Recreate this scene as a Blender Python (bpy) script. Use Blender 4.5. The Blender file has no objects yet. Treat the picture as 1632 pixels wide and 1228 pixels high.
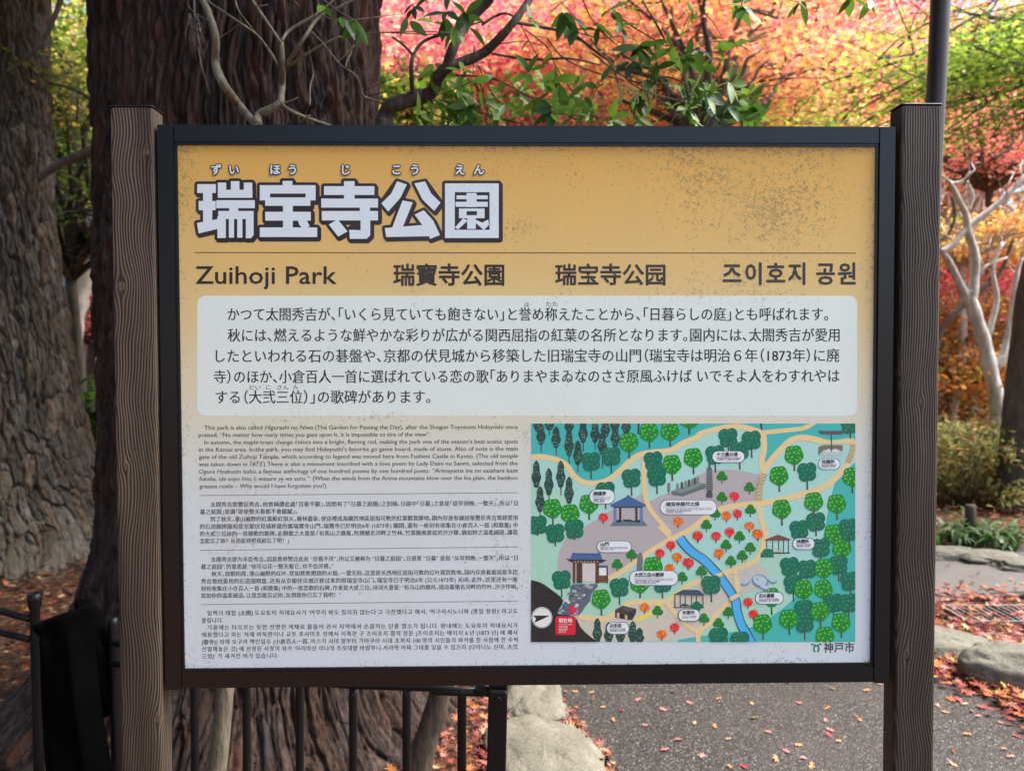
import bpy, math, random
import numpy as np
from mathutils import Vector
rad = math.radians
scene = bpy.context.scene
COL = scene.collection

# ------------------------------------------------------------------ camera
EYE = 1.5
F_PX, CX, CY = 1180.0, 816.0, 614.0
PITCH, ROLL = 0.0269, -0.0023
def cam_axes():
    f = np.array([0, math.cos(PITCH), -math.sin(PITCH)])
    r0 = np.array([1.0, 0, 0]); u0 = np.cross(r0, f)
    r = r0*math.cos(ROLL) + u0*math.sin(ROLL)
    u = -r0*math.sin(ROLL) + u0*math.cos(ROLL)
    return r, u, f
AX_R, AX_U, AX_F = cam_axes()
cd = bpy.data.cameras.new("camera"); cam = bpy.data.objects.new("camera", cd); COL.objects.link(cam)
cam.matrix_world = __import__('mathutils').Matrix(((AX_R[0], AX_U[0], -AX_F[0], 0), (AX_R[1], AX_U[1], -AX_F[1], 0), (AX_R[2], AX_U[2], -AX_F[2], EYE), (0, 0, 0, 1)))
cd.sensor_width = 36; cd.lens = 36*F_PX/1632; cd.clip_start = 0.02; cd.clip_end = 500
cd.dof.use_dof = True; cd.dof.focus_distance = 1.33; cd.dof.aperture_fstop = 5.0
scene.camera = cam

# ------------------------------------------------------------------ light
SUN_EL, SUN_AZ = rad(56), rad(86)          # azimuth measured from +Y towards +X
world = bpy.data.worlds.new("World"); scene.world = world; world.use_nodes = True
wn = world.node_tree.nodes; wl = world.node_tree.links; wn.clear()
sky = wn.new("ShaderNodeTexSky"); sky.sky_type = 'NISHITA'; sky.sun_disc = False
sky.sun_elevation = SUN_EL; sky.sun_rotation = SUN_AZ; sky.dust_density = 3.0; sky.air_density = 1.0
hs = wn.new("ShaderNodeHueSaturation"); hs.inputs["Saturation"].default_value = 1.1
bg = wn.new("ShaderNodeBackground"); bg.inputs["Strength"].default_value = 0.15
wo = wn.new("ShaderNodeOutputWorld")
wl.new(sky.outputs[0], hs.inputs["Color"]); wl.new(hs.outputs[0], bg.inputs[0]); wl.new(bg.outputs[0], wo.inputs[0])
sd = bpy.data.lights.new("sun", 'SUN'); sd.energy = 5.0; sd.angle = rad(38); sd.color = (1.0, 0.96, 0.90)
sun = bpy.data.objects.new("sun", sd); COL.objects.link(sun)
sun_dir = Vector((math.sin(SUN_AZ)*math.cos(SUN_EL), math.cos(SUN_AZ)*math.cos(SUN_EL), math.sin(SUN_EL)))
sun.rotation_euler = (-sun_dir).to_track_quat('-Z', 'Y').to_euler(); sun.location = (5, 5, 20)
scene.view_settings.view_transform = 'Standard'; scene.view_settings.look = 'None'
scene.view_settings.exposure = 1.25; scene.view_settings.gamma = 1
scene.view_settings.use_curve_mapping = False
scene.render.engine = 'CYCLES'
scene.cycles.max_bounces = 6; scene.cycles.diffuse_bounces = 4; scene.cycles.glossy_bounces = 2
scene.cycles.transmission_bounces = 4; scene.cycles.caustics_reflective = False; scene.cycles.caustics_refractive = False

# ------------------------------------------------------------------ helpers
def ray(px, py):
    d = AX_F + AX_R*((px-CX)/F_PX) - AX_U*((py-CY)/F_PX)
    return d
def at(px, py, y):
    """point of the place seen at this spot of the photograph, at distance y (metres along +Y)"""
    d = ray(px, py); k = y/d[1]
    return np.array([d[0]*k, y, EYE + d[2]*k])
def ground_at(px, py):
    d = ray(px, py); k = -EYE/d[2]
    return np.array([d[0]*k, d[1]*k, 0.0])
def lin(c):
    c = np.asarray(c, float)/255.0
    return np.where(c <= 0.04045, c/12.92, ((c+0.055)/1.055)**2.4)
def tag(o, label=None, cat=None, group=None, kind=None):
    if label: o["label"] = label
    if cat: o["category"] = cat
    if group: o["group"] = group
    if kind: o["kind"] = kind
    return o
def empty(name, loc=(0, 0, 0)):
    o = bpy.data.objects.new(name, None); o.location = loc; o.empty_display_size = 0.1
    COL.objects.link(o); return o
def link(name, me, parent=None, mats=()):
    o = bpy.data.objects.new(name, me); COL.objects.link(o)
    for m in mats:
        me.materials.append(m)
    if parent is not None:
        o.parent = parent
        # meshes are written in world coordinates; shift so the parent's place does not move them
        me.transform(__import__("mathutils").Matrix.Translation(-Vector(root_loc(parent))))
    return o
def root_loc(o):
    v = Vector((0, 0, 0))
    while o is not None:
        v += Vector(o.location); o = o.parent
    return v
def mesh_np(name, V, faces_flat, sizes, cols=None, smooth=False, uv=None, mat_idx=None):
    me = bpy.data.meshes.new(name)
    V = np.asarray(V, np.float32); faces_flat = np.asarray(faces_flat, np.int32); sizes = np.asarray(sizes, np.int32)
    me.vertices.add(len(V)); me.vertices.foreach_set("co", V.ravel())
    me.loops.add(len(faces_flat)); me.loops.foreach_set("vertex_index", faces_flat)
    me.polygons.add(len(sizes))
    st = np.zeros(len(sizes), np.int32); st[1:] = np.cumsum(sizes)[:-1]
    me.polygons.foreach_set("loop_start", st); me.polygons.foreach_set("loop_total", sizes)
    if smooth: me.polygons.foreach_set("use_smooth", np.ones(len(sizes), bool))
    if mat_idx is not None: me.polygons.foreach_set("material_index", np.asarray(mat_idx, np.int32))
    me.update(calc_edges=True)
    if cols is not None:
        a = me.color_attributes.new("Col", 'FLOAT_COLOR', 'POINT')
        c = np.ones((len(V), 4), np.float32); c[:, :3] = cols
        a.data.foreach_set("color", c.ravel())
    if uv is not None:
        a = me.attributes.new("bark_uv", 'FLOAT2', 'POINT'); a.data.foreach_set("vector", np.asarray(uv, np.float32).ravel())
    me.validate()
    return me
def grid_faces(n, m, closed=True):
    i = np.arange(n-1)[:, None]; j = np.arange(m if closed else m-1)[None, :]
    j2 = (j+1) % m
    f = np.stack([i*m+j, i*m+j2, (i+1)*m+j2, (i+1)*m+j], -1).reshape(-1, 4)
    return f
# value noise
_rs = np.random.RandomState(7); _T = _rs.rand(65536).astype(np.float32)
def _h(i, j, k):
    return _T[((i*73856093) ^ (j*19349663) ^ (k*83492791)) & 65535]
def noise3(P):
    P = np.asarray(P, np.float64); I = np.floor(P).astype(np.int64); f = P-I; f = f*f*(3-2*f)
    x, y, z = I[:, 0], I[:, 1], I[:, 2]; fx, fy, fz = f[:, 0], f[:, 1], f[:, 2]
    def l(a, b, t): return a+(b-a)*t
    return l(l(l(_h(x, y, z), _h(x+1, y, z), fx), l(_h(x, y+1, z), _h(x+1, y+1, z), fx), fy),
             l(l(_h(x, y, z+1), _h(x+1, y, z+1), fx), l(_h(x, y+1, z+1), _h(x+1, y+1, z+1), fx), fy), fz)
def fbm(P, o=4):
    s = 0; a = 0.5
    for i in range(o):
        s = s+a*noise3(P*2**i+i*17.3); a *= 0.5
    return s
class MB:
    """collects simple solids into one mesh"""
    def __init__(s): s.v = []; s.f = []
    def add(s, V, F):
        b = len(s.v); s.v += [tuple(map(float, p)) for p in V]; s.f += [tuple(b+i for i in f) for f in F]; return s
    def frame(s, c, ax, ay, az, hx, hy, hz, bevel=0.0):
        c = np.asarray(c, float); ax, ay, az = (np.asarray(q, float) for q in (ax, ay, az))
        if bevel <= 0:
            V = [c+ax*hx*i+ay*hy*j+az*hz*k for i in (-1, 1) for j in (-1, 1) for k in (-1, 1)]
            F = [(0, 1, 3, 2), (4, 6, 7, 5), (0, 4, 5, 1), (2, 3, 7, 6), (0, 2, 6, 4), (1, 5, 7, 3)]
            return s.add(V, F)
        pts = []
        n = 3
        for cx_, cy_, a0 in ((hx-bevel, hy-bevel, 0), (-hx+bevel, hy-bevel, 90), (-hx+bevel, -hy+bevel, 180), (hx-bevel, -hy+bevel, 270)):
            for t in range(n+1):
                a = rad(a0+90*t/n); pts.append((cx_+bevel*math.cos(a), cy_+bevel*math.sin(a)))
        m = len(pts); b2 = min(bevel*0.6, hz*0.5)
        rings = [(-hz, 1-b2/max(hx, hy)), (-hz+b2, 1), (hz-b2, 1), (hz, 1-b2/max(hx, hy))]
        V = [c+ax*p[0]*k+ay*p[1]*k+az*z for z, k in rings for p in pts]
        F = [tuple(int(q) for q in g) for g in grid_faces(4, m)]
        F += [tuple(range(m-1, -1, -1)), tuple(range(3*m, 4*m))]
        return s.add(V, F)
    def tube(s, pts, rs, n=8, cap=True):
        pts = [np.asarray(p, float) for p in pts]
        if not hasattr(rs, '__len__'): rs = [rs]*len(pts)
        V = []; up = None
        for i, p in enumerate(pts):
            a = pts[max(0, i-1)]; b = pts[min(len(pts)-1, i+1)]
            t = (b-a)/max(1e-9, np.linalg.norm(b-a))
            if up is None:
                up = np.array([0, 1, 0]) if abs(t[1]) < 0.8 else np.array([1, 0, 0])
            x = np.cross(up, t); x /= np.linalg.norm(x); y = np.cross(t, x); up = y
            for k in range(n):
                an = 2*math.pi*k/n; V.append(p+(x*math.cos(an)+y*math.sin(an))*rs[i])
        F = [tuple(int(q) for q in g) for g in grid_faces(len(pts), n)]
        if cap: F += [tuple(range(n-1, -1, -1)), tuple(range((len(pts)-1)*n, len(pts)*n))]
        return s.add(V, F)
    def build(s, name, mat, parent=None, smooth=False):
        me = bpy.data.meshes.new(name); me.from_pydata(s.v, [], s.f)
        if smooth: me.polygons.foreach_set("use_smooth", [True]*len(me.polygons))
        me.update()
        return link(name, me, parent, [mat])
def spline(pts, k=6):
    """Catmull-Rom through rows of numbers"""
    P = np.asarray(pts, float); P = np.vstack([2*P[0]-P[1], P, 2*P[-1]-P[-2]]); out = []
    for i in range(1, len(P)-2):
        for t in np.arange(k)/k:
            a, b, c, d = P[i-1:i+3]
            out.append(0.5*((2*b)+(-a+c)*t+(2*a-5*b+4*c-d)*t*t+(-a+3*b-3*c+d)*t**3))
    out.append(P[-2]); return np.array(out)

# ------------------------------------------------------------------ materials
class N:
    def __init__(s, name):
        s.m = bpy.data.materials.new(name); s.m.use_nodes = True
        s.t = s.m.node_tree; s.b = s.t.nodes["Principled BSDF"]; s.out = s.t.nodes["Material Output"]
    def n(s, typ, **k):
        q = s.t.nodes.new(typ)
        for a, v in k.items():
            if a.startswith("i_"): q.inputs[int(a[2:])].default_value = v
            else: setattr(q, a, v)
        return q
    def l(s, a, b): s.t.links.new(a, b); return b
    def val(s, inp, x):
        if isinstance(x, (int, float)): inp.default_value = x
        else: s.l(x, inp)
    def math(s, op, a, b=0.0, c=0.0):
        q = s.n("ShaderNodeMath", operation=op); s.val(q.inputs[0], a); s.val(q.inputs[1], b); s.val(q.inputs[2], c); return q.outputs[0]
    def pos(s, kind="Object"):
        return s.n("ShaderNodeTexCoord").outputs[kind]
    def mapping(s, v, scale=(1, 1, 1), loc=(0, 0, 0)):
        q = s.n("ShaderNodeMapping"); s.l(v, q.inputs[0]); q.inputs["Scale"].default_value = scale; q.inputs["Location"].default_value = loc
        return q.outputs[0]
    def noise(s, v, scale, detail=4, rough=0.5, dist=0.0):
        q = s.n("ShaderNodeTexNoise"); s.l(v, q.inputs["Vector"]); q.inputs["Scale"].default_value = scale
        q.inputs["Detail"].default_value = detail; q.inputs["Roughness"].default_value = rough; q.inputs["Distortion"].default_value = dist
        return q.outputs[0]
    def ramp(s, f, stops, interp='LINEAR'):
        q = s.n("ShaderNodeValToRGB"); s.l(f, q.inputs[0]); e = q.color_ramp.elements; q.color_ramp.interpolation = interp
        while len(e) < len(stops): e.new(0.5)
        for el, (p, c) in zip(e, stops):
            el.position = p; el.color = (*c, 1) if hasattr(c, '__len__') else (c, c, c, 1)
        return q.outputs[0]
    def mix(s, f, a, b, mode='MIX'):
        q = s.n("ShaderNodeMix", data_type='RGBA', blend_type=mode); s.val(q.inputs[0], f)
        for i, x in ((6, a), (7, b)):
            if isinstance(x, tuple): q.inputs[i].default_value = (*x, 1)
            else: s.l(x, q.inputs[i])
        return q.outputs[2]
    def bump(s, h, strength=0.5, dist=0.01):
        q = s.n("ShaderNodeBump"); q.inputs["Strength"].default_value = strength; q.inputs["Distance"].default_value = dist
        s.l(h, q.inputs["Height"]); s.l(q.outputs[0], s.b.inputs["Normal"])
    def color(s, c):
        if isinstance(c, tuple): s.b.inputs["Base Color"].default_value = (*c, 1)
        else: s.l(c, s.b.inputs["Base Color"])
    def set(s, rough=0.6, spec=0.5, metal=0.0):
        s.b.inputs["Roughness"].default_value = rough; s.b.inputs["Specular IOR Level"].default_value = spec; s.b.inputs["Metallic"].default_value = metal
        return s
    def attr(s, name="Col"):
        q = s.n("ShaderNodeAttribute"); q.attribute_name = name; return q.outputs["Color"]

def mat_plain(name, c, rough=0.6, metal=0.0, spec=0.5, var=0.25, nscale=6, bump=0.0, bscale=80, bdist=0.002):
    m = N(name); p = m.pos(); nz = m.noise(p, nscale, 6, 0.6)
    lo = tuple(x*(1-var) for x in c); hi = tuple(min(1, x*(1+var)) for x in c)
    m.color(m.ramp(nz, [(0.3, lo), (0.7, hi)])); m.set(rough, spec, metal)
    if bump: m.bump(m.noise(p, bscale, 4, 0.6), bump, bdist)
    return m.m

def mat_leaf(name, rough=0.5, trans=0.45, spec=0.4, gain=1.0):
    m = N(name); c = m.attr(); p = m.pos()
    nz = m.noise(p, 60, 3)
    c = m.mix(0.25, c, m.ramp(nz, [(0.3, 0.3), (0.7, 1.0)]), 'MULTIPLY')
    m.color(c); m.set(rough, spec)
    tr = m.n("ShaderNodeBsdfTranslucent"); m.l(c, tr.inputs[0])
    mx = m.n("ShaderNodeMixShader"); mx.inputs[0].default_value = trans
    m.l(m.b.outputs[0], mx.inputs[1]); m.l(tr.outputs[0], mx.inputs[2]); m.l(mx.outputs[0], m.out.inputs[0])
    return m.m

def mat_wood(name, dark, light, knots, seed, fdens=205.0):
    """long grain lines across x, running down z, swept round the knots"""
    m = N(name); p = m.pos(); sx = m.n("ShaderNodeSeparateXYZ"); m.l(p, sx.inputs[0])
    X, Y, Z = sx.outputs
    u = m.math('ADD', X, m.math('MULTIPLY', Y, 0.9))
    w = m.noise(m.mapping(p, (1.2, 1.2, 1.2), (seed, 0, 0)), 3.0, 2, 0.5)
    u2 = m.math('ADD', u, m.math('MULTIPLY', m.math('SUBTRACT', w, 0.5), 0.06))
    kd = None
    for (kx, kz, r) in knots:
        dx = m.math('SUBTRACT', X, kx); dz = m.math('MULTIPLY', m.math('SUBTRACT', Z, kz), 0.55)
        d2 = m.math('ADD', m.math('MULTIPLY', dx, dx), m.math('MULTIPLY', dz, dz))
        # push lines sideways round the knot
        g = m.math('DIVIDE', m.math('MULTIPLY', dx, -r*r), m.math('ADD', d2, r*r*0.6))
        u2 = m.math('ADD', u2, g)
        d = m.math('SQRT', m.math('ADD', m.math('MULTIPLY', dx, dx), m.math('MULTIPLY', m.math('SUBTRACT', Z, kz), m.math('SUBTRACT', Z, kz))))
        k = m.math('SUBTRACT', 1.0, m.math('DIVIDE', d, r*0.75)); k = m.math('MAXIMUM', k, 0.0)
        kd = k if kd is None else m.math('MAXIMUM', kd, k)
    fine = m.noise(m.mapping(p, (260, 260, 5), (seed*3, 0, 0)), 1.0, 3, 0.6)
    ph = m.math('ADD', m.math('MULTIPLY', u2, fdens*2*math.pi), m.math('MULTIPLY', m.noise(m.mapping(p, (30, 30, 0.35), (0, seed, 0)), 1.0, 3), 12.0))
    s = m.math('SINE', ph); s = m.math('ADD', m.math('MULTIPLY', s, 0.5), 0.5)
    s = m.math('POWER', s, 1.25)
    s = m.math('MULTIPLY', s, m.math('ADD', 0.1, m.math('MULTIPLY', m.noise(m.mapping(p, (48, 48, 0.7), (0, 0, seed)), 1.0, 3, 0.6), 1.75)))
    s = m.math('ADD', m.math('MULTIPLY', s, 0.75), m.math('MULTIPLY', fine, 0.4))
    big = m.noise(m.mapping(p, (9, 9, 1.3), (seed, seed, 0)), 1.0, 3)
    c = m.ramp(s, [(0.12, dark), (0.5, tuple(0.45*a+0.55*b for a, b in zip(dark, light))), (0.95, light)])
    c = m.mix(m.ramp(big, [(0.42, 0.0), (0.66, 0.75)]), c, tuple(x*1.1 for x in dark))
    if kd is not None:
        ring = m.math('ADD', m.math('MULTIPLY', m.math('SINE', m.math('MULTIPLY', kd, 16.0)), 0.5), 0.5)
        kc = m.ramp(ring, [(0.2, dark), (0.9, tuple(min(1, x*1.25) for x in light))])
        c = m.mix(m.ramp(kd, [(0.02, 0.0), (0.12, 1.0)]), c, kc)
    m.color(c); m.set(0.62, 0.35)
    m.bump(s, 0.55, 0.0015)
    return m.m

def mat_bark(name, c1, c2, c3, moss=None, fib=28, vs=0.09, tint=None, cells=False):
    m = N(name); p = m.pos()
    q = m.mapping(p, (1, 1, vs))
    a = m.noise(q, fib, 6, 0.65, 0.4); b = m.noise(p, 3.0, 5, 0.6); d = m.noise(m.mapping(p, (1, 1, 0.25)), 70, 5, 0.7)
    c = m.ramp(a, [(0.3, c1), (0.5, c2), (0.72, c3)])
    c = m.mix(m.ramp(d, [(0.35, 0.55), (0.6, 0.0)]), c, c1)
    if tint:
        t1 = m.noise(m.mapping(p, (1, 1, 0.14), (3, 1, 0)), 13, 4, 0.6); t2 = m.noise(m.mapping(p, (1, 1, 0.10), (9, 4, 2)), 17, 4, 0.6)
        c = m.mix(m.ramp(t1, [(0.54, 0.0), (0.66, 0.7)]), c, tint[0]); c = m.mix(m.ramp(t2, [(0.54, 0.0), (0.68, 0.65)]), c, tint[1])
    if moss: c = m.mix(m.ramp(b, [(0.48, 0.0), (0.62, 0.6)]), c, moss)
    if cells: c = m.mix(1.0, c, m.attr(), 'MULTIPLY')
    m.color(c); m.set(0.85, 0.2)
    h = m.math('ADD', m.math('MULTIPLY', a, 0.7), m.math('MULTIPLY', d, 0.5)); m.bump(h, 0.8, 0.012)
    return m.m

M = {}
M['frame'] = mat_plain("dark_bronze_aluminium", (0.0065, 0.005, 0.0055), 0.33, 0.0, 0.45, 0.2, 3, 0.05, 400, 0.0003)
M['cap'] = mat_plain("dark_metal_cap", (0.03, 0.03, 0.032), 0.35, 0.6, 0.5, 0.2)
M['black_metal'] = mat_plain("black_painted_steel", (0.004, 0.004, 0.0045), 0.45, 0.0, 0.3, 0.3, 20, 0.1, 200, 0.0005)
M['pole'] = mat_plain("brown_painted_pole", (0.045, 0.030, 0.027), 0.4, 0.0, 0.5, 0.12, 5)
M['cloth'] = mat_plain("black_cloth", (0.0022, 0.0022, 0.0024), 0.95, 0.0, 0.02, 0.3, 12, 0.3, 120, 0.002)
M['steel'] = mat_plain("galvanised_steel", (0.25, 0.25, 0.24), 0.5, 0.7, 0.5, 0.3)
M['cedar'] = mat_bark("cedar_bark", (0.010, 0.006, 0.005), (0.046, 0.028, 0.022), (0.115, 0.076, 0.062), fib=40, vs=0.10, tint=((0.075, 0.030, 0.018), (0.060, 0.053, 0.047)), cells=True)
M['oldbark'] = mat_bark("grey_brown_bark", (0.022, 0.017, 0.013), (0.085, 0.068, 0.054), (0.16, 0.135, 0.11), moss=(0.085, 0.08, 0.062), fib=26, vs=0.16, tint=((0.085, 0.05, 0.036), (0.17, 0.16, 0.145)), cells=True)
M['palebark'] = mat_bark("pale_maple_bark", (0.34, 0.31, 0.28), (0.58, 0.54, 0.50), (0.76, 0.72, 0.68), fib=14, vs=0.5)
M['mottled'] = mat_bark('mottled_pale_bark', (0.40, 0.35, 0.31), (0.64, 0.59, 0.54), (0.84, 0.80, 0.76), fib=12, vs=0.6, tint=((0.36, 0.31, 0.27), (0.86, 0.84, 0.80)))
M['greybark'] = mat_bark("grey_maple_bark", (0.06, 0.05, 0.042), (0.13, 0.11, 0.095), (0.2, 0.175, 0.155), moss=(0.1, 0.1, 0.07), fib=16, vs=0.3)
M['twig'] = mat_bark("lichened_twig_bark", (0.10, 0.085, 0.06), (0.19, 0.165, 0.12), (0.28, 0.25, 0.19), fib=60, vs=0.15)
M['darktwig'] = mat_bark("brown_shrub_bark", (0.035, 0.027, 0.021), (0.085, 0.068, 0.055), (0.15, 0.125, 0.10), fib=60, vs=0.15)
M['leaf'] = mat_leaf("maple_foliage", 0.6, 0.6, 0.25)
M['gloss'] = mat_leaf("glossy_evergreen_leaf", 0.42, 0.35, 0.28)
M['litter'] = mat_leaf("fallen_leaf", 0.6, 0.15, 0.3)

m = N("asphalt_with_aggregate"); p = m.pos()
v = m.n("ShaderNodeTexVoronoi"); m.l(m.mapping(p, (1, 1, 1)), v.inputs["Vector"]); v.inputs["Scale"].default_value = 125
st = m.ramp(v.outputs["Color"], [(0.0, (0.014, 0.012, 0.011)), (0.45, (0.043, 0.037, 0.033)), (0.8, (0.115, 0.10, 0.09)), (1.0, (0.34, 0.31, 0.285))])
edge = m.ramp(v.outputs["Distance"], [(0.25, 1.0), (0.62, 0.25)])
c = m.mix(0.9, st, edge, 'MULTIPLY')
c = m.mix(m.ramp(m.noise(p, 2.2, 5), [(0.4, 0.0), (0.7, 0.5)]), c, (0.05, 0.041, 0.036))
m.color(c); m.set(0.75, 0.4); m.bump(edge, 0.7, 0.004); M['asphalt'] = m.m
m = N("worn_grey_path"); p = m.pos()
c = m.ramp(m.noise(p, 90, 6, 0.7), [(0.3, (0.07, 0.066, 0.063)), (0.7, (0.17, 0.16, 0.155))])
c = m.mix(m.ramp(m.noise(p, 3, 5), [(0.4, 0.0), (0.7, 0.5)]), c, (0.08, 0.065, 0.056))
m.color(c); m.set(0.8, 0.3); m.bump(m.noise(p, 120, 5, 0.7), 0.5, 0.004); M['greypath'] = m.m
m = N("leafy_earth"); p = m.pos()
c = m.ramp(m.noise(p, 24, 8, 0.75, 0.6), [(0.3, (0.022, 0.013, 0.009)), (0.5, (0.075, 0.042, 0.026)), (0.62, (0.13, 0.062, 0.035)), (0.75, (0.20, 0.10, 0.05))])
vo = m.n("ShaderNodeTexVoronoi"); m.l(p, vo.inputs["Vector"]); vo.inputs["Scale"].default_value = 17
lf = m.ramp(vo.outputs["Color"], [(0.0, (0.035, 0.02, 0.014)), (0.35, (0.085, 0.042, 0.026)), (0.6, (0.14, 0.062, 0.038)), (0.8, (0.2, 0.105, 0.05)), (1.0, (0.17, 0.045, 0.038))])
c = m.mix(m.ramp(m.noise(p, 5, 5, 0.6), [(0.35, 0.25), (0.6, 0.85)]), c, lf)
m.color(c); m.set(0.9, 0.2); m.bump(vo.outputs["Distance"], 0.8, 0.02); M['earth'] = m.m
def mat_rock(name, c1, c2, c3):
    m = N(name); p = m.pos()
    c = m.ramp(m.noise(p, 9, 8, 0.65), [(0.3, c1), (0.52, c2), (0.72, c3)])
    c = m.mix(m.ramp(m.noise(p, 160, 4, 0.7), [(0.4, 0.0), (0.62, 0.45)]), c, tuple(min(1, x*1.7) for x in c3))
    c = m.mix(m.ramp(m.noise(p, 20, 6, 0.7), [(0.60, 0.0), (0.70, 0.7)]), c, (0.05, 0.07, 0.045))
    m.color(c); m.set(0.85, 0.3); m.bump(m.noise(p, 45, 8, 0.7), 0.8, 0.012); return m.m
M['rock'] = mat_rock("lichened_stone", (0.065, 0.062, 0.045), (0.135, 0.125, 0.092), (0.21, 0.195, 0.155))
M['rock_g'] = mat_rock("mossy_grey_stone", (0.045, 0.046, 0.034), (0.11, 0.105, 0.08), (0.19, 0.18, 0.145))
# ------------------------------------------------------------------ the sign
TH = 0.0159
S_T = np.array([math.cos(TH), math.sin(TH), 0]); S_N = np.array([math.sin(TH), -math.cos(TH), 0]); S_Z = np.array([0, 0, 1.0])
S_C = np.array([0.0314, 1.3142, EYE-0.0759])
SW, SH = 1.3, 0.9951
sign = empty("information_sign", (S_C[0], S_C[1], 0))
tag(sign, "large park information board in a dark metal frame between two square wooden posts", "sign")
def sp(u, v, e): return S_C+S_T*u+S_Z*v+S_N*e
def on_sign(px, py, e=0.0):
    d = ray(px, py); o = np.array([0, 0, EYE]); c = S_C+S_N*(e-0.006)
    return o+d*(np.dot(c-o, S_N)/np.dot(d, S_N))
ROOT = np.array([S_C[0], S_C[1], 0])
def kn(px, py, r):
    q = at(px, py, 1.29)-ROOT; return (float(q[0]), float(q[2]), r)
M['post_l'] = mat_wood("weathered_brown_wood", (0.018, 0.011, 0.0075), (0.175, 0.126, 0.088), [kn(229, 240, 0.007), kn(248, 1150, 0.008), kn(189, 455, 0.011), kn(196, 745, 0.007)], 1.7)
M['post_r'] = mat_wood("weathered_dark_wood", (0.010, 0.0072, 0.0055), (0.108, 0.080, 0.058), [kn(1447, 593, 0.008), kn(1484, 642, 0.007), kn(1424, 870, 0.010), kn(1461, 1055, 0.006)], 5.3)
# posts
for side, (pxa, pxb, pyt), mt in ((-1, (176, 243, 170), 'post_l'), (1, (1436, 1502, 167), 'post_r')):
    fy = 0.022
    a = at(pxa, 600, 1.29); b = at(pxb, 600, 1.29)
    # the outer edges of the posts, taken halfway down, where the verticals are true
    kx = {-1: (181.5, 249.5), 1: (1431.0, 1497.2)}[side]
    YF = {-1: 1.300, 1: 1.322}[side]
    a = at(kx[0], 600, YF); b = at(kx[1], 600, YF)
    top = at(pxa, pyt, YF)[2]; w = (b[0]-a[0])/2; c = (a+b)/2
    D = 0.042
    cc = np.array([c[0], YF+D/2, 0])
    mb = MB(); z0 = -0.25; hz = (top-z0)/2
    mb.frame((cc[0], cc[1], z0+hz), S_T, -S_N, S_Z, w, D/2, hz, 0.006)
    post = mb.build("post", M[mt], sign)
    if side < 0: post["label"] = "brown weathered left post"
    else: post["label"] = "darker weathered right post"
    mb = MB(); mb.frame((cc[0], cc[1], top+0.0012), S_T, -S_N, S_Z, w+0.0006, D/2+0.0006, 0.0012, 0.0055)
    mb.build("post_cap", M['cap'], post)
# frame
ST = 0.0275; RL = 0.029; FD = 0.018
for s in (-1, 1):
    mb = MB(); mb.frame(sp(s*(SW/2-ST/2), -0.0012, -FD), S_T, S_Z, -S_N, ST/2, SH/2+0.0012, FD, 0.0012); mb.build("frame_stile", M['frame'], sign)
for s in (-1, 1):
    mb = MB(); mb.frame(sp(0, s*(SH/2-RL/2), -FD-0.0012), S_T, S_Z, -S_N, SW/2-ST-0.0005, RL/2, FD, 0.0012); mb.build("frame_rail", M['frame'], sign)
iw, ih = SW/2-ST, SH/2-RL
for s in (-1, 1):
    mb = MB(); mb.frame(sp(s*(iw-0.0026), 0, -0.012), S_T, S_Z, -S_N, 0.0026, ih, 0.0085, 0.0006); mb.build("glazing_bead", M['frame'], sign)
    mb = MB(); mb.frame(sp(0, s*(ih-0.0026), -0.012), S_T, S_Z, -S_N, iw-0.0053, 0.0026, 0.0087, 0.0006); mb.build("glazing_bead", M['frame'], sign)
# little bolts on the stiles
for px, py in ((265, 405), (266, 640), (268, 950), (1403, 1020), (275, 1085)):
    pass

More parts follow.
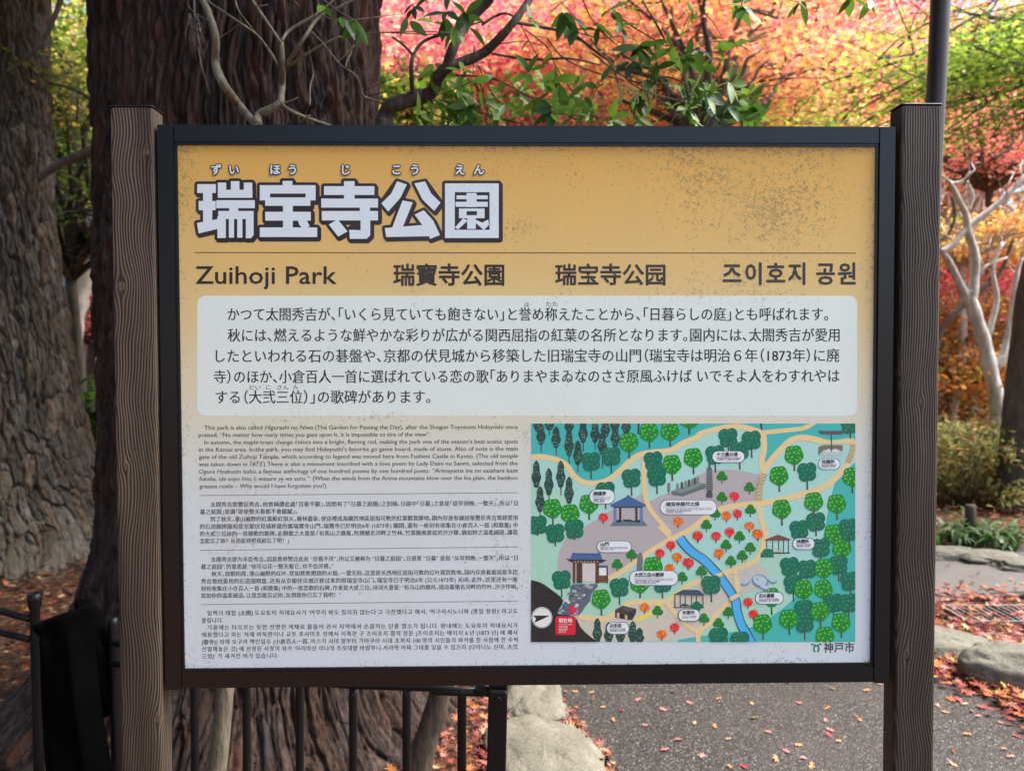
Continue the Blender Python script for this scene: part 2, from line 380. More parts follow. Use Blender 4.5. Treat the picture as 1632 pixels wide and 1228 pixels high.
# printed panel
LIGHT = np.array([0.605, 0.615, 0.715])      # how strongly each channel of plain white shows on this panel
def ink(c, k=0.80):
    return np.clip(lin(c)/LIGHT*k, 0.004, 0.92)
zt_ = float((on_sign(836, 232)-ROOT)[2]); zb_ = float((on_sign(836, 1062)-ROOT)[2])
def dirt(m, p, base, amount=1.0):
    sx = m.n("ShaderNodeSeparateXYZ"); m.l(p, sx.inputs[0]); X, Y, Z = sx.outputs
    patch = m.noise(p, 3.1, 5, 0.6)
    # specks: small algae spots, thick in the patches and towards the right
    sp1 = m.noise(p, 330, 3, 0.65); sp2 = m.noise(p, 120, 4, 0.7)
    grow = m.math('ADD', m.ramp(patch, [(0.42, 0.0), (0.66, 0.105)]), m.math('MULTIPLY', m.math('ADD', X, 0.1), 0.03))
    def blob(cx, cz, rx, rz, g):
        a = m.math('DIVIDE', m.math('SUBTRACT', X, cx), rx); b = m.math('DIVIDE', m.math('SUBTRACT', Z, cz), rz)
        d = m.math('ADD', m.math('MULTIPLY', a, a), m.math('MULTIPLY', b, b))
        return m.math('MULTIPLY', m.math('MAXIMUM', m.math('SUBTRACT', 1.0, d), 0.0), g)
    for px, py, rx, rz, g in ((1265, 345, 0.11, 0.07, 0.045), (960, 265, 0.26, 0.05, 0.05), (1180, 300, 0.26, 0.12, 0.045), (1060, 478, 0.38, 0.022, 0.07), (830, 365, 0.05, 0.03, 0.1),
                              (660, 664, 0.17, 0.014, 0.075), (480, 790, 0.08, 0.02, 0.04), (300, 300, 0.03, 0.1, 0.12), (1090, 445, 0.3, 0.03, 0.05), (835, 690, 0.03, 0.05, 0.06)):
        q = on_sign(px, py)-ROOT
        grow = m.math('ADD', grow, blob(float(q[0]), float(q[2]), rx, rz, g))
    edge = m.ramp(m.math('ABSOLUTE', m.math('SUBTRACT', Z, (zt_+zb_)/2)), [((zt_-zb_)/2-0.018, 0.0), ((zt_-zb_)/2+0.004, 0.13)])
    edge2 = m.ramp(m.math('ABSOLUTE', m.math('SUBTRACT', X, 0.0)), [(0.60, 0.0), (0.618, 0.07)])
    grow = m.math('ADD', grow, m.math('ADD', edge, edge2))
    drip = m.noise(m.mapping(p, (60, 60, 2.2)), 1.0, 4, 0.6)
    grow = m.math('ADD', grow, m.ramp(drip, [(0.58, 0.0), (0.75, 0.06)]))
    th = m.math('ADD', m.math('ADD', m.math('MULTIPLY', sp1, 0.6), m.math('MULTIPLY', sp2, 0.5)), grow)
    f = m.ramp(th, [(0.69, 0.0), (0.77, 0.55*amount)])
    c = m.mix(f, base, (0.19, 0.145, 0.06))
    film = m.ramp(m.noise(m.mapping(p, (1, 1, 0.35)), 7, 6, 0.65), [(0.40, 0.0), (0.75, 0.12*amount)])
    return m.mix(film, c, (0.40, 0.36, 0.27))
zt = float((on_sign(836, 232)-ROOT)[2]); zb = float((on_sign(836, 1062)-ROOT)[2])
def zf(py): return (zt-float((on_sign(836, py)-ROOT)[2]))/(zt-zb)
m = N("printed_panel"); p = m.pos(); sx = m.n("ShaderNodeSeparateXYZ"); m.l(p, sx.inputs[0])
f = m.math('DIVIDE', m.math('SUBTRACT', zt, sx.outputs[2]), zt-zb)
PAL = [(234, (203, 155, 72)), (330, (207, 168, 98)), (430, (208, 176, 117)), (520, (209, 188, 146)), (600, (208, 197, 172)), (690, (203, 202, 197)), (800, (198, 204, 214)), (1060, (196, 203, 218))]
c = m.ramp(f, [(zf(y), tuple(float(q) for q in ink(col))) for y, col in PAL])
m.color(dirt(m, p, c)); m.set(0.42, 0.4); m.bump(m.noise(p, 700, 2), 0.04, 0.0004); M['panel'] = m.m
m = N("printing_ink"); p = m.pos(); m.color(dirt(m, p, m.attr(), 0.5)); m.set(0.42, 0.4); M['ink'] = m.m
mb = MB(); mb.frame(sp(0, 0, -0.0085), S_T, S_Z, -S_N, SW/2-ST, SH/2-RL, 0.0025)
panel = mb.build("panel", M['panel'], sign)

# ---- flat print: every shape is a thin sheet lying on the panel, later ones a hair above earlier ones
def clip_poly(P, box):
    x0, y0, x1, y1 = box
    for ax, lim, sg in ((0, x0, 1), (0, x1, -1), (1, y0, 1), (1, y1, -1)):
        out = []
        n = len(P)
        for i in range(n):
            a, b = P[i], P[(i+1) % n]; ia = (a[ax]-lim)*sg >= 0; ib = (b[ax]-lim)*sg >= 0
            if ia: out.append(a)
            if ia != ib:
                t = (lim-a[ax])/(b[ax]-a[ax]); out.append((a[0]+(b[0]-a[0])*t, a[1]+(b[1]-a[1])*t))
        P = out
        if not P: return P
    return P
from mathutils.geometry import tessellate_polygon
STEP = 0.00002
class Print:
    def __init__(s, base=0.00012, clip=None): s.V = []; s.F = []; s.C = []; s.base = base; s.boxes = []; s.clip = clip
    def level(s, bb):
        lv = 0
        for b, l in s.boxes:
            if b[0] < bb[2] and bb[0] < b[2] and b[1] < bb[3] and bb[1] < b[3] and l >= lv: lv = l+1
        s.boxes.append((bb, lv)); return lv
    def poly(s, P, col, tri=None, lv=None):
        P = [tuple(map(float, q)) for q in P]
        if s.clip and tri is None: P = clip_poly(P, s.clip)
        if len(P) < 3: return
        xs = [q[0] for q in P]; ys = [q[1] for q in P]
        if lv is None: lv = s.level((min(xs), min(ys), max(xs), max(ys)))
        b = len(s.V); e = s.base+lv*STEP
        s.V += [on_sign(x, y, e) for x, y in P]; s.C += [ink(col)]*len(P)
        if tri is None:
            tri = tessellate_polygon([[Vector((x, -y, 0)) for x, y in P]])
        for t in tri:
            (ax, ay), (bx, by), (cx, cy) = P[t[0]], P[t[1]], P[t[2]]
            if (bx-ax)*(cy-ay)-(by-ay)*(cx-ax) > 0: t = (t[0], t[2], t[1])
            s.F.append([b+i for i in t])
    def line(s, pts, w, col, smooth=0):
        P = spline(pts, smooth) if smooth else np.asarray(pts, float)
        L = []; R = []
        for i in range(len(P)):
            a = P[max(0, i-1)]; b = P[min(len(P)-1, i+1)]; t = (b-a)[:2]; t = t/np.linalg.norm(t); nn = np.array([-t[1], t[0]])*w/2
            L.append(P[i][:2]+nn); R.append(P[i][:2]-nn)
        s.poly(L+R[::-1], col)
    def build(s, name, parent, label=None):
        me = mesh_np(name, s.V, np.array(s.F).ravel(), [3]*len(s.F), np.array(s.C))
        o = link(name, me, parent, [M['ink']])
        if label: o["label"] = label
        return o
def ell(cx, cy, rx, ry, n=14, rot=0.0):
    return [(cx+rx*math.cos(t)*math.cos(rot)-ry*math.sin(t)*math.sin(rot), cy+rx*math.cos(t)*math.sin(rot)+ry*math.sin(t)*math.cos(rot)) for t in np.arange(n)*2*math.pi/n]
def rrect(x0, y0, x1, y1, r, n=5):
    out = []
    for cx, cy, a in ((x1-r, y1-r, 0), (x0+r, y1-r, 90), (x0+r, y0+r, 180), (x1-r, y0+r, 270)):
        out += [(cx+r*math.cos(rad(a+90*i/n)), cy+r*math.sin(rad(a+90*i/n))) for i in range(n+1)]
    return out
# ---- lettering
JOBS = []      # (Print, string, x0, x1, yc, em, colour, bold, italics, level, fit)
def slope(y): return 0.0036-0.0116*(y-230)/830
def text(pr, s, x0, x1, yc, em, col=(38, 36, 42), bold=0.0, ital=(), lv=0, sl=None):
    JOBS.append((pr, s, x0, x1, yc, em, col, bold, ital, lv, sl))
HALF_OPEN = "「（『“‘"; HALF = "」）、。，』”’"
def flush_text():
    # all glyphs of one weight are set in ONE text object, one per line, and taken apart by line
    need = {}
    for j in JOBS:
        for ch in j[1]:
            if ch not in " \u3000": need.setdefault(0, {})[ch] = 1
    lat = sorted({c for d in need.values() for c in d if ord(c) < 0x2E80})
    LS = 3.0
    def sheet(rows, bold):
        cu = bpy.data.curves.new("t", 'FONT'); cu.body = "\n".join(rows); cu.size = 1; cu.resolution_u = 2; cu.offset = bold; cu.fill_mode = 'FRONT'; cu.space_line = LS
        o = bpy.data.objects.new("t", cu); COL.objects.link(o)
        bpy.context.view_layer.update(); ev = o.evaluated_get(bpy.context.evaluated_depsgraph_get()); me = ev.to_mesh()
        V = np.zeros(len(me.vertices)*3, np.float32); me.vertices.foreach_get("co", V); V = V.reshape(-1, 3)[:, :2].copy()
        me.calc_loop_triangles(); F = np.zeros(len(me.loop_triangles)*3, np.int32); me.loop_triangles.foreach_get("vertices", F); F = F.reshape(-1, 3)
        ev.to_mesh_clear(); bpy.data.objects.remove(o); bpy.data.curves.remove(cu)
        row = np.floor((0.35-V[:, 1])/LS+0.5).astype(int); out = []
        order = np.argsort(row, kind='stable'); inv = np.empty(len(row), int); inv[order] = np.arange(len(row)); rs_ = row[order]
        st = np.searchsorted(rs_, np.arange(len(rows)+1)); fr = row[F[:, 0]]; fo = np.argsort(fr, kind='stable'); fs = np.searchsorted(fr[fo], np.arange(len(rows)+1))
        for r in range(len(rows)):
            Vr = V[order[st[r]:st[r+1]]].copy(); Vr[:, 1] += r*LS
            out.append((Vr, inv[F[fo[fs[r]:fs[r+1]]]]-st[r]))
        return out
    wid = lambda g: g[0][:, 0].max()-g[0][:, 0].min()
    sh0 = sheet(["xx", "国国", "国", "x x"]+["x"+c+"x" for c in lat], 0)
    E = wid(sh0[1])-wid(sh0[2]); ref = sh0[2][0]; mid = (ref[:, 1].max()+ref[:, 1].min())/2
    wx = wid(sh0[0]); adv = {c: wid(g)-wx for c, g in zip(lat, sh0[4:])}; adv[" "] = wid(sh0[3])-wx; adv["\u3000"] = E
    G = {}
    for bold, d in need.items():
        chs = list(d)
        for c, g in zip(chs, sheet(chs, bold)): G[(c, bold)] = g
    for pr, s, x0, x1, yc, em, col, bold, ital, lv, sl in JOBS:
        it = set()
        for sub in ital:
            q = s.find(sub)
            if q >= 0: it |= set(range(q, q+len(sub)))
        pen = 0; pos = []
        for i, ch in enumerate(s):
            sh = 0
            if ch in HALF_OPEN and ord(ch) > 0x2E80: sh = -0.5*E; a = 0.5*E
            elif ch in HALF and ord(ch) > 0x2E80: a = 0.5*E
            elif ch in adv: a = adv[ch]
            else: a = E
            pos.append(pen+sh); pen += a
        allV = []; allF = []; b = 0
        for i, ch in enumerate(s):
            if ch in " \u3000": continue
            V, F = G[(ch, 0)]
            if not len(V): continue
            V = V.copy()
            if i in it: V[:, 0] += 0.2*(V[:, 1])
            V[:, 0] += pos[i]; allV.append(V); allF.append(F+b); b += len(V)
        if not allV: continue
        V = np.concatenate(allV); F = np.concatenate(allF)
        lo, hi = V[:, 0].min(), V[:, 0].max(); k = (x1-x0)/(hi-lo) if x1 is not None else em/E
        bx = abs(bold)*em
        offs = [(0, 0)] if bold == 0 else [(-bx, 0), (bx, 0)] if bold < 0 else [(-bx, 0), (bx, 0), (0, -bx), (0, bx), (-bx*.7, -bx*.7), (bx*.7, bx*.7), (bx*.7, -bx*.7), (-bx*.7, bx*.7)]
        px0 = x0+(V[:, 0]-lo)*k; sc = slope(yc) if sl is None else sl
        py0 = yc+(px0-x0)*sc-(V[:, 1]-mid)*em/E
        q = (px0[F[:, 1]]-px0[F[:, 0]])*(py0[F[:, 2]]-py0[F[:, 0]])-(py0[F[:, 1]]-py0[F[:, 0]])*(px0[F[:, 2]]-px0[F[:, 0]])
        F = np.where((q > 0)[:, None], F[:, [0, 2, 1]], F)
        for n_, (ox, oy) in enumerate(offs):
            px = px0+ox; py = py0+oy
            e = pr.base+(lv+n_)*STEP; d = AX_F[None]+AX_R[None]*((px-CX)/F_PX)[:, None]-AX_U[None]*((py-CY)/F_PX)[:, None]
            o = np.array([0, 0, EYE]); c = S_C+S_N*(e-0.006); P = o+d*(np.dot(c-o, S_N)/(d@S_N))[:, None]
            base = len(pr.V); pr.V += list(P); pr.C += [ink(col)]*len(P); pr.F += (F+base).tolist()


# title: heavy block characters drawn stroke by stroke
def tz(x, y): return (300+x/3.138, 240+y/3.138)
def bar(x0, y0, x1, y1): return [(x0, y0), (x1, y0), (x1, y1), (x0, y1)]
GL = [
 bar(45, 168, 138, 212), bar(52, 252, 137, 298), bar(74, 200, 120, 385), [(43, 362), (148, 342), (146, 392), (52, 414)],
 bar(148, 160, 190, 210), bar(213, 153, 256, 210), bar(278, 160, 320, 210), bar(148, 196, 321, 236),
 bar(140, 248, 333, 288), bar(205, 280, 250, 315), bar(150, 302, 327, 342), bar(146, 330, 188, 437), bar(203, 335, 229, 435), bar(245, 335, 271, 435), [(288, 335), (327, 335), (327, 422), (315, 438), (288, 438)],
 bar(472, 152, 521, 190), bar(358, 173, 637, 215), bar(358, 190, 409, 249), bar(587, 190, 637, 249), bar(385, 234, 611, 276), bar(474, 270, 523, 395), bar(385, 306, 613, 350), bar(358, 384, 645, 432), [(545, 340), (590, 345), (608, 378), (575, 392), (556, 372)],
 bar(779, 153, 832, 250), bar(679, 178, 931, 222), bar(665, 240, 949, 285), bar(858, 275, 909, 330), bar(668, 302, 949, 349), [(862, 345), (910, 345), (910, 424), (892, 441), (808, 441), (805, 396), (862, 398)], [(703, 370), (747, 344), (797, 404), (750, 430)],
 [(1045, 153), (1093, 170), (1062, 235), (1000, 305), (966, 264), (1015, 215)], [(1131, 164), (1184, 154), (1215, 215), (1262, 260), (1230, 302), (1172, 245)],
 [(1072, 249), (1123, 259), (1070, 390), (1018, 390)], [(983, 387), (1222, 368), (1255, 415), (1215, 428), (990, 432)], [(1132, 320), (1178, 298), (1225, 350), (1259, 422), (1210, 441), (1180, 385)],
 bar(1284, 164, 1553, 208), bar(1284, 200, 1333, 435), bar(1507, 200, 1553, 435), bar(1284, 396, 1553, 437),
 bar(1342, 224, 1498, 243), bar(1392, 212, 1442, 282), bar(1337, 256, 1498, 281), bar(1354, 289, 1482, 303), bar(1354, 323, 1482, 338), bar(1354, 298, 1392, 330), bar(1444, 298, 1482, 330),
 bar(1395, 334, 1438, 391), [(1334, 384), (1375, 338), (1398, 350), (1350, 394)], [(1436, 345), (1470, 360), (1500, 345), (1505, 372), (1478, 397), (1438, 362)],
]
def inflate(P, r, n=3):
    a = sum(P[i][0]*P[(i+1) % len(P)][1]-P[(i+1) % len(P)][0]*P[i][1] for i in range(len(P)))
    if a < 0: P = P[::-1]
    pts = np.array([(x+r*math.cos(t), y+r*math.sin(t)) for x, y in P for t in np.arange(12)*math.pi/6])
    # convex hull of the rounded stroke is right for these nearly convex strokes
    pts = pts[np.lexsort((pts[:, 1], pts[:, 0]))]
    def half(Q):
        h = []
        for q in Q:
            while len(h) > 1 and (h[-1][0]-h[-2][0])*(q[1]-h[-2][1])-(h[-1][1]-h[-2][1])*(q[0]-h[-2][0]) <= 0: h.pop()
            h.append(tuple(q))
        return h[:-1]
    return half(pts)+half(pts[::-1])
pr = Print(0.00012)
for i, g in enumerate(GL):
    g = [tz(*q) for q in g]
    pr.poly(inflate([(x+1.9, y+2.6) for x, y in g], 4.6), (40, 30, 36), lv=(i % 7)*2)
    pr.poly(inflate(g, 4.6), (40, 30, 36), lv=(i % 7)*2+1)
for i, g in enumerate(GL):
    pr.poly([tz(*q) for q in g], (203, 213, 230), lv=16+(i % 7))
TITLE = pr
for ch, x in zip("ずいほうじこうえん", (140, 232, 437, 528, 795, 1048, 1140, 1362, 1455)):
    cx, cy = tz(x, 96)
    text(pr, ch, cx-8.0, None, cy, 18, (40, 30, 36), 0.13, lv=30)
    text(pr, ch, cx-8.0, None, cy, 18, (203, 213, 230), 0.03, lv=42)
# headings
HEAD = Print(0.00012)
HEAD.poly([(310, 401.6), (1364, 402.6), (1364, 404), (310, 403)], (95, 70, 40))
text(HEAD, "Zuihoji Park", 312, 536, 437.5, 40, (42, 34, 32), 0.011)
text(HEAD, "瑞寶寺公園", 627.5, 803, 438.5, 37, (45, 36, 32), 0.022)
text(HEAD, "瑞宝寺公园", 885.5, 1060, 438, 36, (50, 44, 44), 0.022)
text(HEAD, "즈이호지 공원", 1152.5, 1363, 436.5, 38, (50, 46, 48), 0.024)
# Japanese paragraph on its pale rounded box
BOX = Print(0.00006)
BOX.poly(rrect(314.5, 471, 1366, 662.5, 13, 6), (209, 218, 222))
PARA = Print(0.00016)
K = (36, 37, 42)
text(PARA, "かつて太閤秀吉が、「いくら見ていても飽きない」と誉め称えたことから、「日暮らしの庭」とも呼ばれます。", 363, 1320, 501, 23.0, K, -0.012)
text(PARA, "秋には、燃えるような鮮やかな彩りが広がる関西屈指の紅葉の名所となります。園内には、太閤秀吉が愛用", 363, 1338, 534.5, 23.0, K, -0.012)
text(PARA, "したといわれる石の碁盤や、京都の伏見城から移築した旧瑞宝寺の山門（瑞宝寺は明治６年（1873年）に廃", 344, 1338, 567.5, 23.0, K, -0.012)
text(PARA, "寺）のほか、小倉百人一首に選ばれている恋の歌「ありまやまゐなのささ原風ふけば いでそよ人をわすれやは", 341, 1338, 600.5, 23.0, K, -0.012)
text(PARA, "する（大弐三位）」の歌碑があります。", 344, 686, 633, 23.0, K, -0.012)
for s_, x, y, w in (("ほ", 836, 485.5, None), ("たた", 870, 484.5, 889), ("だい", 397, 617.5, 415), ("に", 424, 617, None), ("さん", 442, 617, 460), ("み", 467, 617, None)):
    text(PARA, s_, x, w, y, 9, K)
# English
ENG = Print(0.00012)
def r3(x): return 300+x/3.022
EN = [("This park is also called Higurashi no Niwa (The Garden for Passing the Day), after the Shogun Toyotomi Hideyoshi once", 78, 1587, ("Higurashi no Niwa",)),
 ("praised, “No matter how many times you gaze upon it, it is impossible to tire of the view”.", 50, 1165, ()),
 ("In autumn, the maple trees change colors into a bright, flaming red, making the park one of the season’s best scenic spots", 78, 1587, ()),
 ("in the Kansai area. In the park, you may find Hideyoshi’s favorite go game board, made of stone. Also of note is the main", 52, 1587, ("go game"[:2],)),
 ("gate of the old Zuihoji Temple, which according to legend was moved here from Fushimi Castle in Kyoto. (The old temple", 52, 1587, ()),
 ("was taken down in 1873.) There is also a monument inscribed with a love poem by Lady Daini no Sanmi, selected from the", 52, 1587, ()),
 ("Ogura Hyakunin Isshu, a famous anthology of one hundred poems by one hundred poets: “Arimayama ina no sasahara kaze", 52, 1587, ("Ogura Hyakunin Isshu", "“Arimayama ina no sasahara kaze")),
 ("fukeba, ide soyo hito o wasure ya wa suru.”  (When the winds from the Arima mountains blow over the Ina plain, the bamboo", 54, 1587, ("fukeba, ide soyo hito o wasure ya wa suru.”",)),
 ("grasses rustle – Why would I have forgotten you?)", 54, 663, ())]
KK = (58, 60, 68)
for i, (s_, a, b, it) in enumerate(EN):
    text(ENG, s_, r3(a), r3(b), 660+(63+35.2*i)/3.022, 9.6, KK, -0.012, it)
def rule(pr, x0, ya, x1, yb, oy): pr.poly([(r3(x0), oy+ya/3.022), (r3(x1), oy+yb/3.022), (r3(x1), oy+yb/3.022+0.9), (r3(x0), oy+ya/3.022+0.9)], (110, 112, 120))
rule(ENG, 55, 389, 1590, 375, 660)
CHT = Print(0.00012)
for s_, a, b, y in (("太閤秀吉即豐臣秀吉。他曾稱讚此處「百看不厭」，因而有了「日暮之庭園」之別稱。日語中「日暮」之意是「從早到晚、一整天」，所以「日", 107, 1587, 434),
 ("暮之庭園」是講「即使整天看都不會厭膩」。", 57, 525, 469), ("到了秋天，漫山遍野的紅葉鮮紅似火，層林盡染，使這裡成為關西地區屈指可數的紅葉觀賞勝地。園內存放有據說是豐臣秀吉曾經愛用", 107, 1587, 504),
 ("的石造圍棋盤和從京都伏見城移建的舊瑞寶寺山門，瑞寶寺已於明治6年 (1873年) 關閉。還有一座刻有收集在小倉百人一首 (和歌集) 中", 57, 1587, 540),
 ("的大貳三位詠的一首戀歌的歌碑。此戀歌之大意是:「有馬山之微風，吹拂豬名河畔之竹林、竹葉隨風婆娑的沙沙聲，猶如妳之溫柔細語，讓我", 57, 1587, 575),
 ("怎能忘了妳？反而是妳把我給忘了吧！」", 57, 485, 609)):
    text(CHT, s_, r3(a), r3(b), 660+y/3.022, 8.9, (40, 42, 50), -0.014)
rule(CHT, 58, 48, 1587, 32, 860)
CHS = Print(0.00012)
for s_, a, b, y in (("太阁秀吉即为丰臣秀吉。因其曾称赞过此处 “百看不厌”，所以又被称为 “日暮之庭园”。日语里 “日暮” 是指 “从早到晚、一整天”，所以 “日", 110, 1587, 94),
 ("暮之庭园” 的意思是 “你可以花一整天看它，也不会厌倦。”", 62, 700, 129), ("秋天，放眼四周，漫山遍野的红叶，犹如熊熊燃烧的火焰，一望无际。这里是关西地区屈指可数的红叶观赏胜地。园内存放着据说是丰臣", 112, 1587, 163),
 ("秀吉曾经爱用的石造围棋盘，还有从京都伏见城迁移过来的原瑞宝寺山门。瑞宝寺已于明治6年 (公元1873年) 关闭。此外，这里还有一座", 62, 1587, 199),
 ("刻有收集在小仓百人一首 (和歌集) 中的一首恋歌的石碑，作者是大贰三位。诗词大意是: “有马山的微风，摇动着猪名河畔的竹叶，沙沙作响，", 62, 1587, 234),
 ("犹如你的温柔细语。让我怎能忘记你，反倒是你已忘了我吧！”", 62, 735, 268)):
    text(CHS, s_, r3(a), r3(b), 860+y/3.022, 8.9, (40, 42, 50), -0.014)
rule(CHS, 62, 309, 1587, 292, 860)
KOR = Print(0.00012)
for s_, a, b, y in (("일찍이 태합 (太閤) 도요토미 히데요시가 ‘아무리 봐도 질리지 않는다’고 극찬했다고 해서, ‘히구라시노니와 (종일 정원)’ 라고도", 92, 1587, 352),
 ("불립니다.", 65, 168, 387), ("가을에는 타오르는 듯한 선명한 색채로 물들어 관서 지역에서 손꼽히는 단풍 명소가 됩니다. 원내에는 도요토미 히데요시가", 92, 1587, 421),
 ("애용했다고 하는 석재 바둑판이나 교토 후시미조 성에서 이축한 구 즈이호지 절의 정문 (즈이호지는 메이지 6 년 (1873 년) 에 폐사", 66, 1587, 456),
 ("(廢寺)) 외에 오구라 백인일수 (小倉百人一首, 아스카 시대 말부터 가마쿠라 시대 초까지 100 명의 시인들의 와카를 한 사람에 한 수씩", 66, 1587, 491),
 ("선별해놓은 것) 에 선정된 사랑의 와카 ‘아리마산 이나의 조릿대밭 바람부니 사라락 어찌 그대를 잊을 수 있으랴 (다이니노 산미, 大弐", 66, 1587, 525),
 ("三位)’ 가 새겨진 비가 있습니다.", 66, 435, 559)):
    text(KOR, s_, r3(a), r3(b), 860+y/3.022, 9.0, (42, 44, 52), -0.016)
# ---- the illustrated map
MAPBOX = (846.5, 674.5, 1363.2, 1022.3)
def q5(x, y): return (840+x/6.044, 665+y/6.044)
def q6(x, y): return (1100+x/6.044, 665+y/6.044)
def q7(x, y): return (840+x/5.848, 840+y/5.848)
def q8(x, y): return (1100+x/5.848, 840+y/5.848)
def L(q, *pts): return [q(*p) for p in pts]
MP = Print(0.00012, MAPBOX)
TEAL = (62, 172, 176); PALE = (158, 203, 203); MAUVE = (170, 163, 172); SAND = (222, 192, 148); TAN = (188, 183, 176)
MP.poly([(846, 674), (1364, 674), (1364, 1023), (846, 1023)], PALE)
MP.poly([(846, 762), (900, 790), (925, 850), (960, 905), (1100, 915), (1180, 900), (1200, 860), (1250, 880), (1300, 940), (1240, 1023), (846, 1023)], (157, 200, 188))
road1 = L(q5, (20, 385), (90, 378), (150, 378), (230, 392), (300, 412), (380, 455), (440, 545), (520, 612), (600, 632), (690, 628), (780, 600), (880, 525), (1000, 410), (1110, 350), (1250, 330), (1390, 312), (1500, 245), (1632, 192))+L(q6, (90, 160), (180, 130), (330, 95), (490, 90), (640, 128), (710, 150))
MP.poly(spline(road1, 3).tolist()+L(q6, (760, 140), (1000, 110), (1100, 95), (1190, 50), (1200, -30))+[(846, 660)], TEAL)
MP.poly(L(q6, (700, 140), (712, 300), (695, 480), (715, 500), (850, 330), (960, 220), (1060, 190), (1180, 200), (1300, 240), (1400, 245), (1550, 215), (1650, 220), (1650, -30), (1190, -30), (1190, 50), (1100, 95), (1000, 110)), TEAL)
MP.poly(L(q8, (-120, 1080), (-110, 1045), (0, 1025), (200, 1000), (450, 965), (560, 930), (650, 915), (755, 830), (880, 740), (960, 670), (1060, 520), (1130, 420), (1215, 250), (1240, 80))+L(q6, (1330, 900), (1365, 740), (1400, 600), (1590, 430), (1700, 400))+[(1380, 1040)], (66, 172, 172))
plaza = L(q7, (285, 420), (282, 330), (300, 215), (350, 110), (430, 0))+L(q5, (560, 1050), (620, 1010), (720, 950), (830, 880), (1000, 800), (1120, 720), (1160, 860), (1290, 1020), (1370, 1110))+L(q7, (1330, 110), (1050, 280), (760, 480), (400, 500))
MP.poly(plaza, MAUVE)
MP.poly(L(q5, (1160, 820), (1300, 745), (1400, 722), (1632, 600))+L(q6, (60, 560), (200, 508), (360, 500), (500, 510), (610, 540), (700, 545), (665, 810), (400, 860), (200, 930), (0, 1085))+L(q7, (1360, 90), (1240, 10))+L(q5, (1200, 900)), MAUVE)
MP.poly(L(q7, (440, 820), (740, 850), (960, 700), (1290, 690), (1590, 560))+L(q8, (0, 520), (180, 460), (400, 400), (445, 560), (400, 660), (260, 830), (90, 960), (75, 1020), (0, 1025))+L(q7, (1450, 1040), (1080, 1058), (640, 1062), (500, 930)), (192, 186, 180))
MP.poly(L(q8, (405, 395), (600, 325), (690, 370), (725, 440), (620, 590), (450, 620)), (184, 182, 184))
W = 9.5
MP.line(road1, W-1, SAND, 3)
MP.line(L(q6, (700, 145), (1000, 115), (1100, 100), (1170, 65), (1240, 10)), 7, SAND, 3)
MP.line(L(q6, (702, 140), (712, 300), (690, 400), (700, 510)), W, SAND, 3)
MP.line(L(q6, (700, 525), (780, 410), (870, 310), (960, 225), (1060, 195), (1180, 205), (1300, 240), (1400, 245), (1490, 232), (1555, 225), (1572, 275), (1555, 360), (1520, 440), (1440, 545), (1330, 640), (1200, 705), (1000, 762), (850, 798), (680, 825), (480, 845), (310, 880), (160, 960), (0, 1080), (-60, 1120)), W, SAND, 3)
MP.line(L(q6, (700, 525), (690, 600), (668, 700), (660, 810), (680, 950), (710, 1050), (730, 1118))+L(q8, (690, 100), (660, 240), (590, 320), (400, 395), (240, 455), (0, 535))+L(q7, (1400, 620), (1290, 690), (1100, 695), (970, 700), (830, 790), (740, 850), (600, 845), (480, 830)), W-1, SAND, 3)
MP.line(L(q5, (1125, 380), (1128, 560), (1135, 740), (1190, 890), (1350, 1080), (1370, 1120)), 7, SAND, 3)
MP.line(L(q7, (1230, -10), (1350, 105)), 7, SAND)
MP.line(L(q7, (760, 480), (900, 400), (1050, 290), (1200, 190), (1350, 105), (1579, -10)), 8, SAND, 3)
MP.line(L(q8, (410, 400), (440, 540), (430, 620), (330, 725), (250, 810), (150, 920), (78, 965), (75, 1080)), W-2, SAND, 3)
MP.line(L(q7, (1300, 700), (1380, 800), (1450, 880), (1560, 960), (1640, 975)), W-3, SAND, 3)
MP.line(L(q7, (1010, 865), (1120, 820), (1190, 770), (1250, 710)), 7, (214, 205, 96), 3)
for a, b, w in (((712, 545), (662, 800), 9.5),):
    for i in range(20):
        t = i/19; x = a[0]+(b[0]-a[0])*t-18*math.sin(t*3.14); y = a[1]+(b[1]-a[1])*t
        c_ = q6(x, y); MP.line([(c_[0]-5.4, c_[1]-1.2+t), (c_[0]+5.4, c_[1]+1-t)], 0.8, (110, 95, 60))
for i in range(14):
    t = i/13; c_ = q6(1572-48*t**1.5, 262+165*t); MP.line([(c_[0]-4.6, c_[1]-1.0*t), (c_[0]+4.6, c_[1]+1.4*t)], 0.8, (95, 90, 80))
# river with pegged banks
riv = spline(L(q8, (-100, 95), (-50, 160), (20, 230), (125, 300), (200, 375), (260, 440), (330, 530), (390, 620), (425, 690), (437, 780), (475, 900), (520, 980), (575, 1080)), 5)
MP.line(riv, 14.2, (48, 62, 80)); MP.line(riv, 12.0, (72, 168, 240))
for i in range(1, len(riv)-1):
    for f_ in (0, 0.5):
        p_ = riv[i]*(1-f_)+riv[i+1]*f_ if i+1 < len(riv) else riv[i]
        t = riv[i+1]-riv[i]; t = t/np.linalg.norm(t); nn = np.array([-t[1], t[0]])
        for s_ in (-1, 1):
            c_ = p_+nn*s_*7.0; MP.poly([tuple(c_+t*0.5+nn*1.1*s_), tuple(c_-t*0.5+nn*1.1*s_), tuple(c_-t*0.5-nn*0.7*s_), tuple(c_+t*0.5-nn*0.7*s_)], (60, 72, 80))
for a_, b_ in (((215, 465), (300, 430)), ((370, 670), (455, 625))):
    MP.line(L(q8, a_, b_), 6.5, SAND)
rnd = random.Random(5)
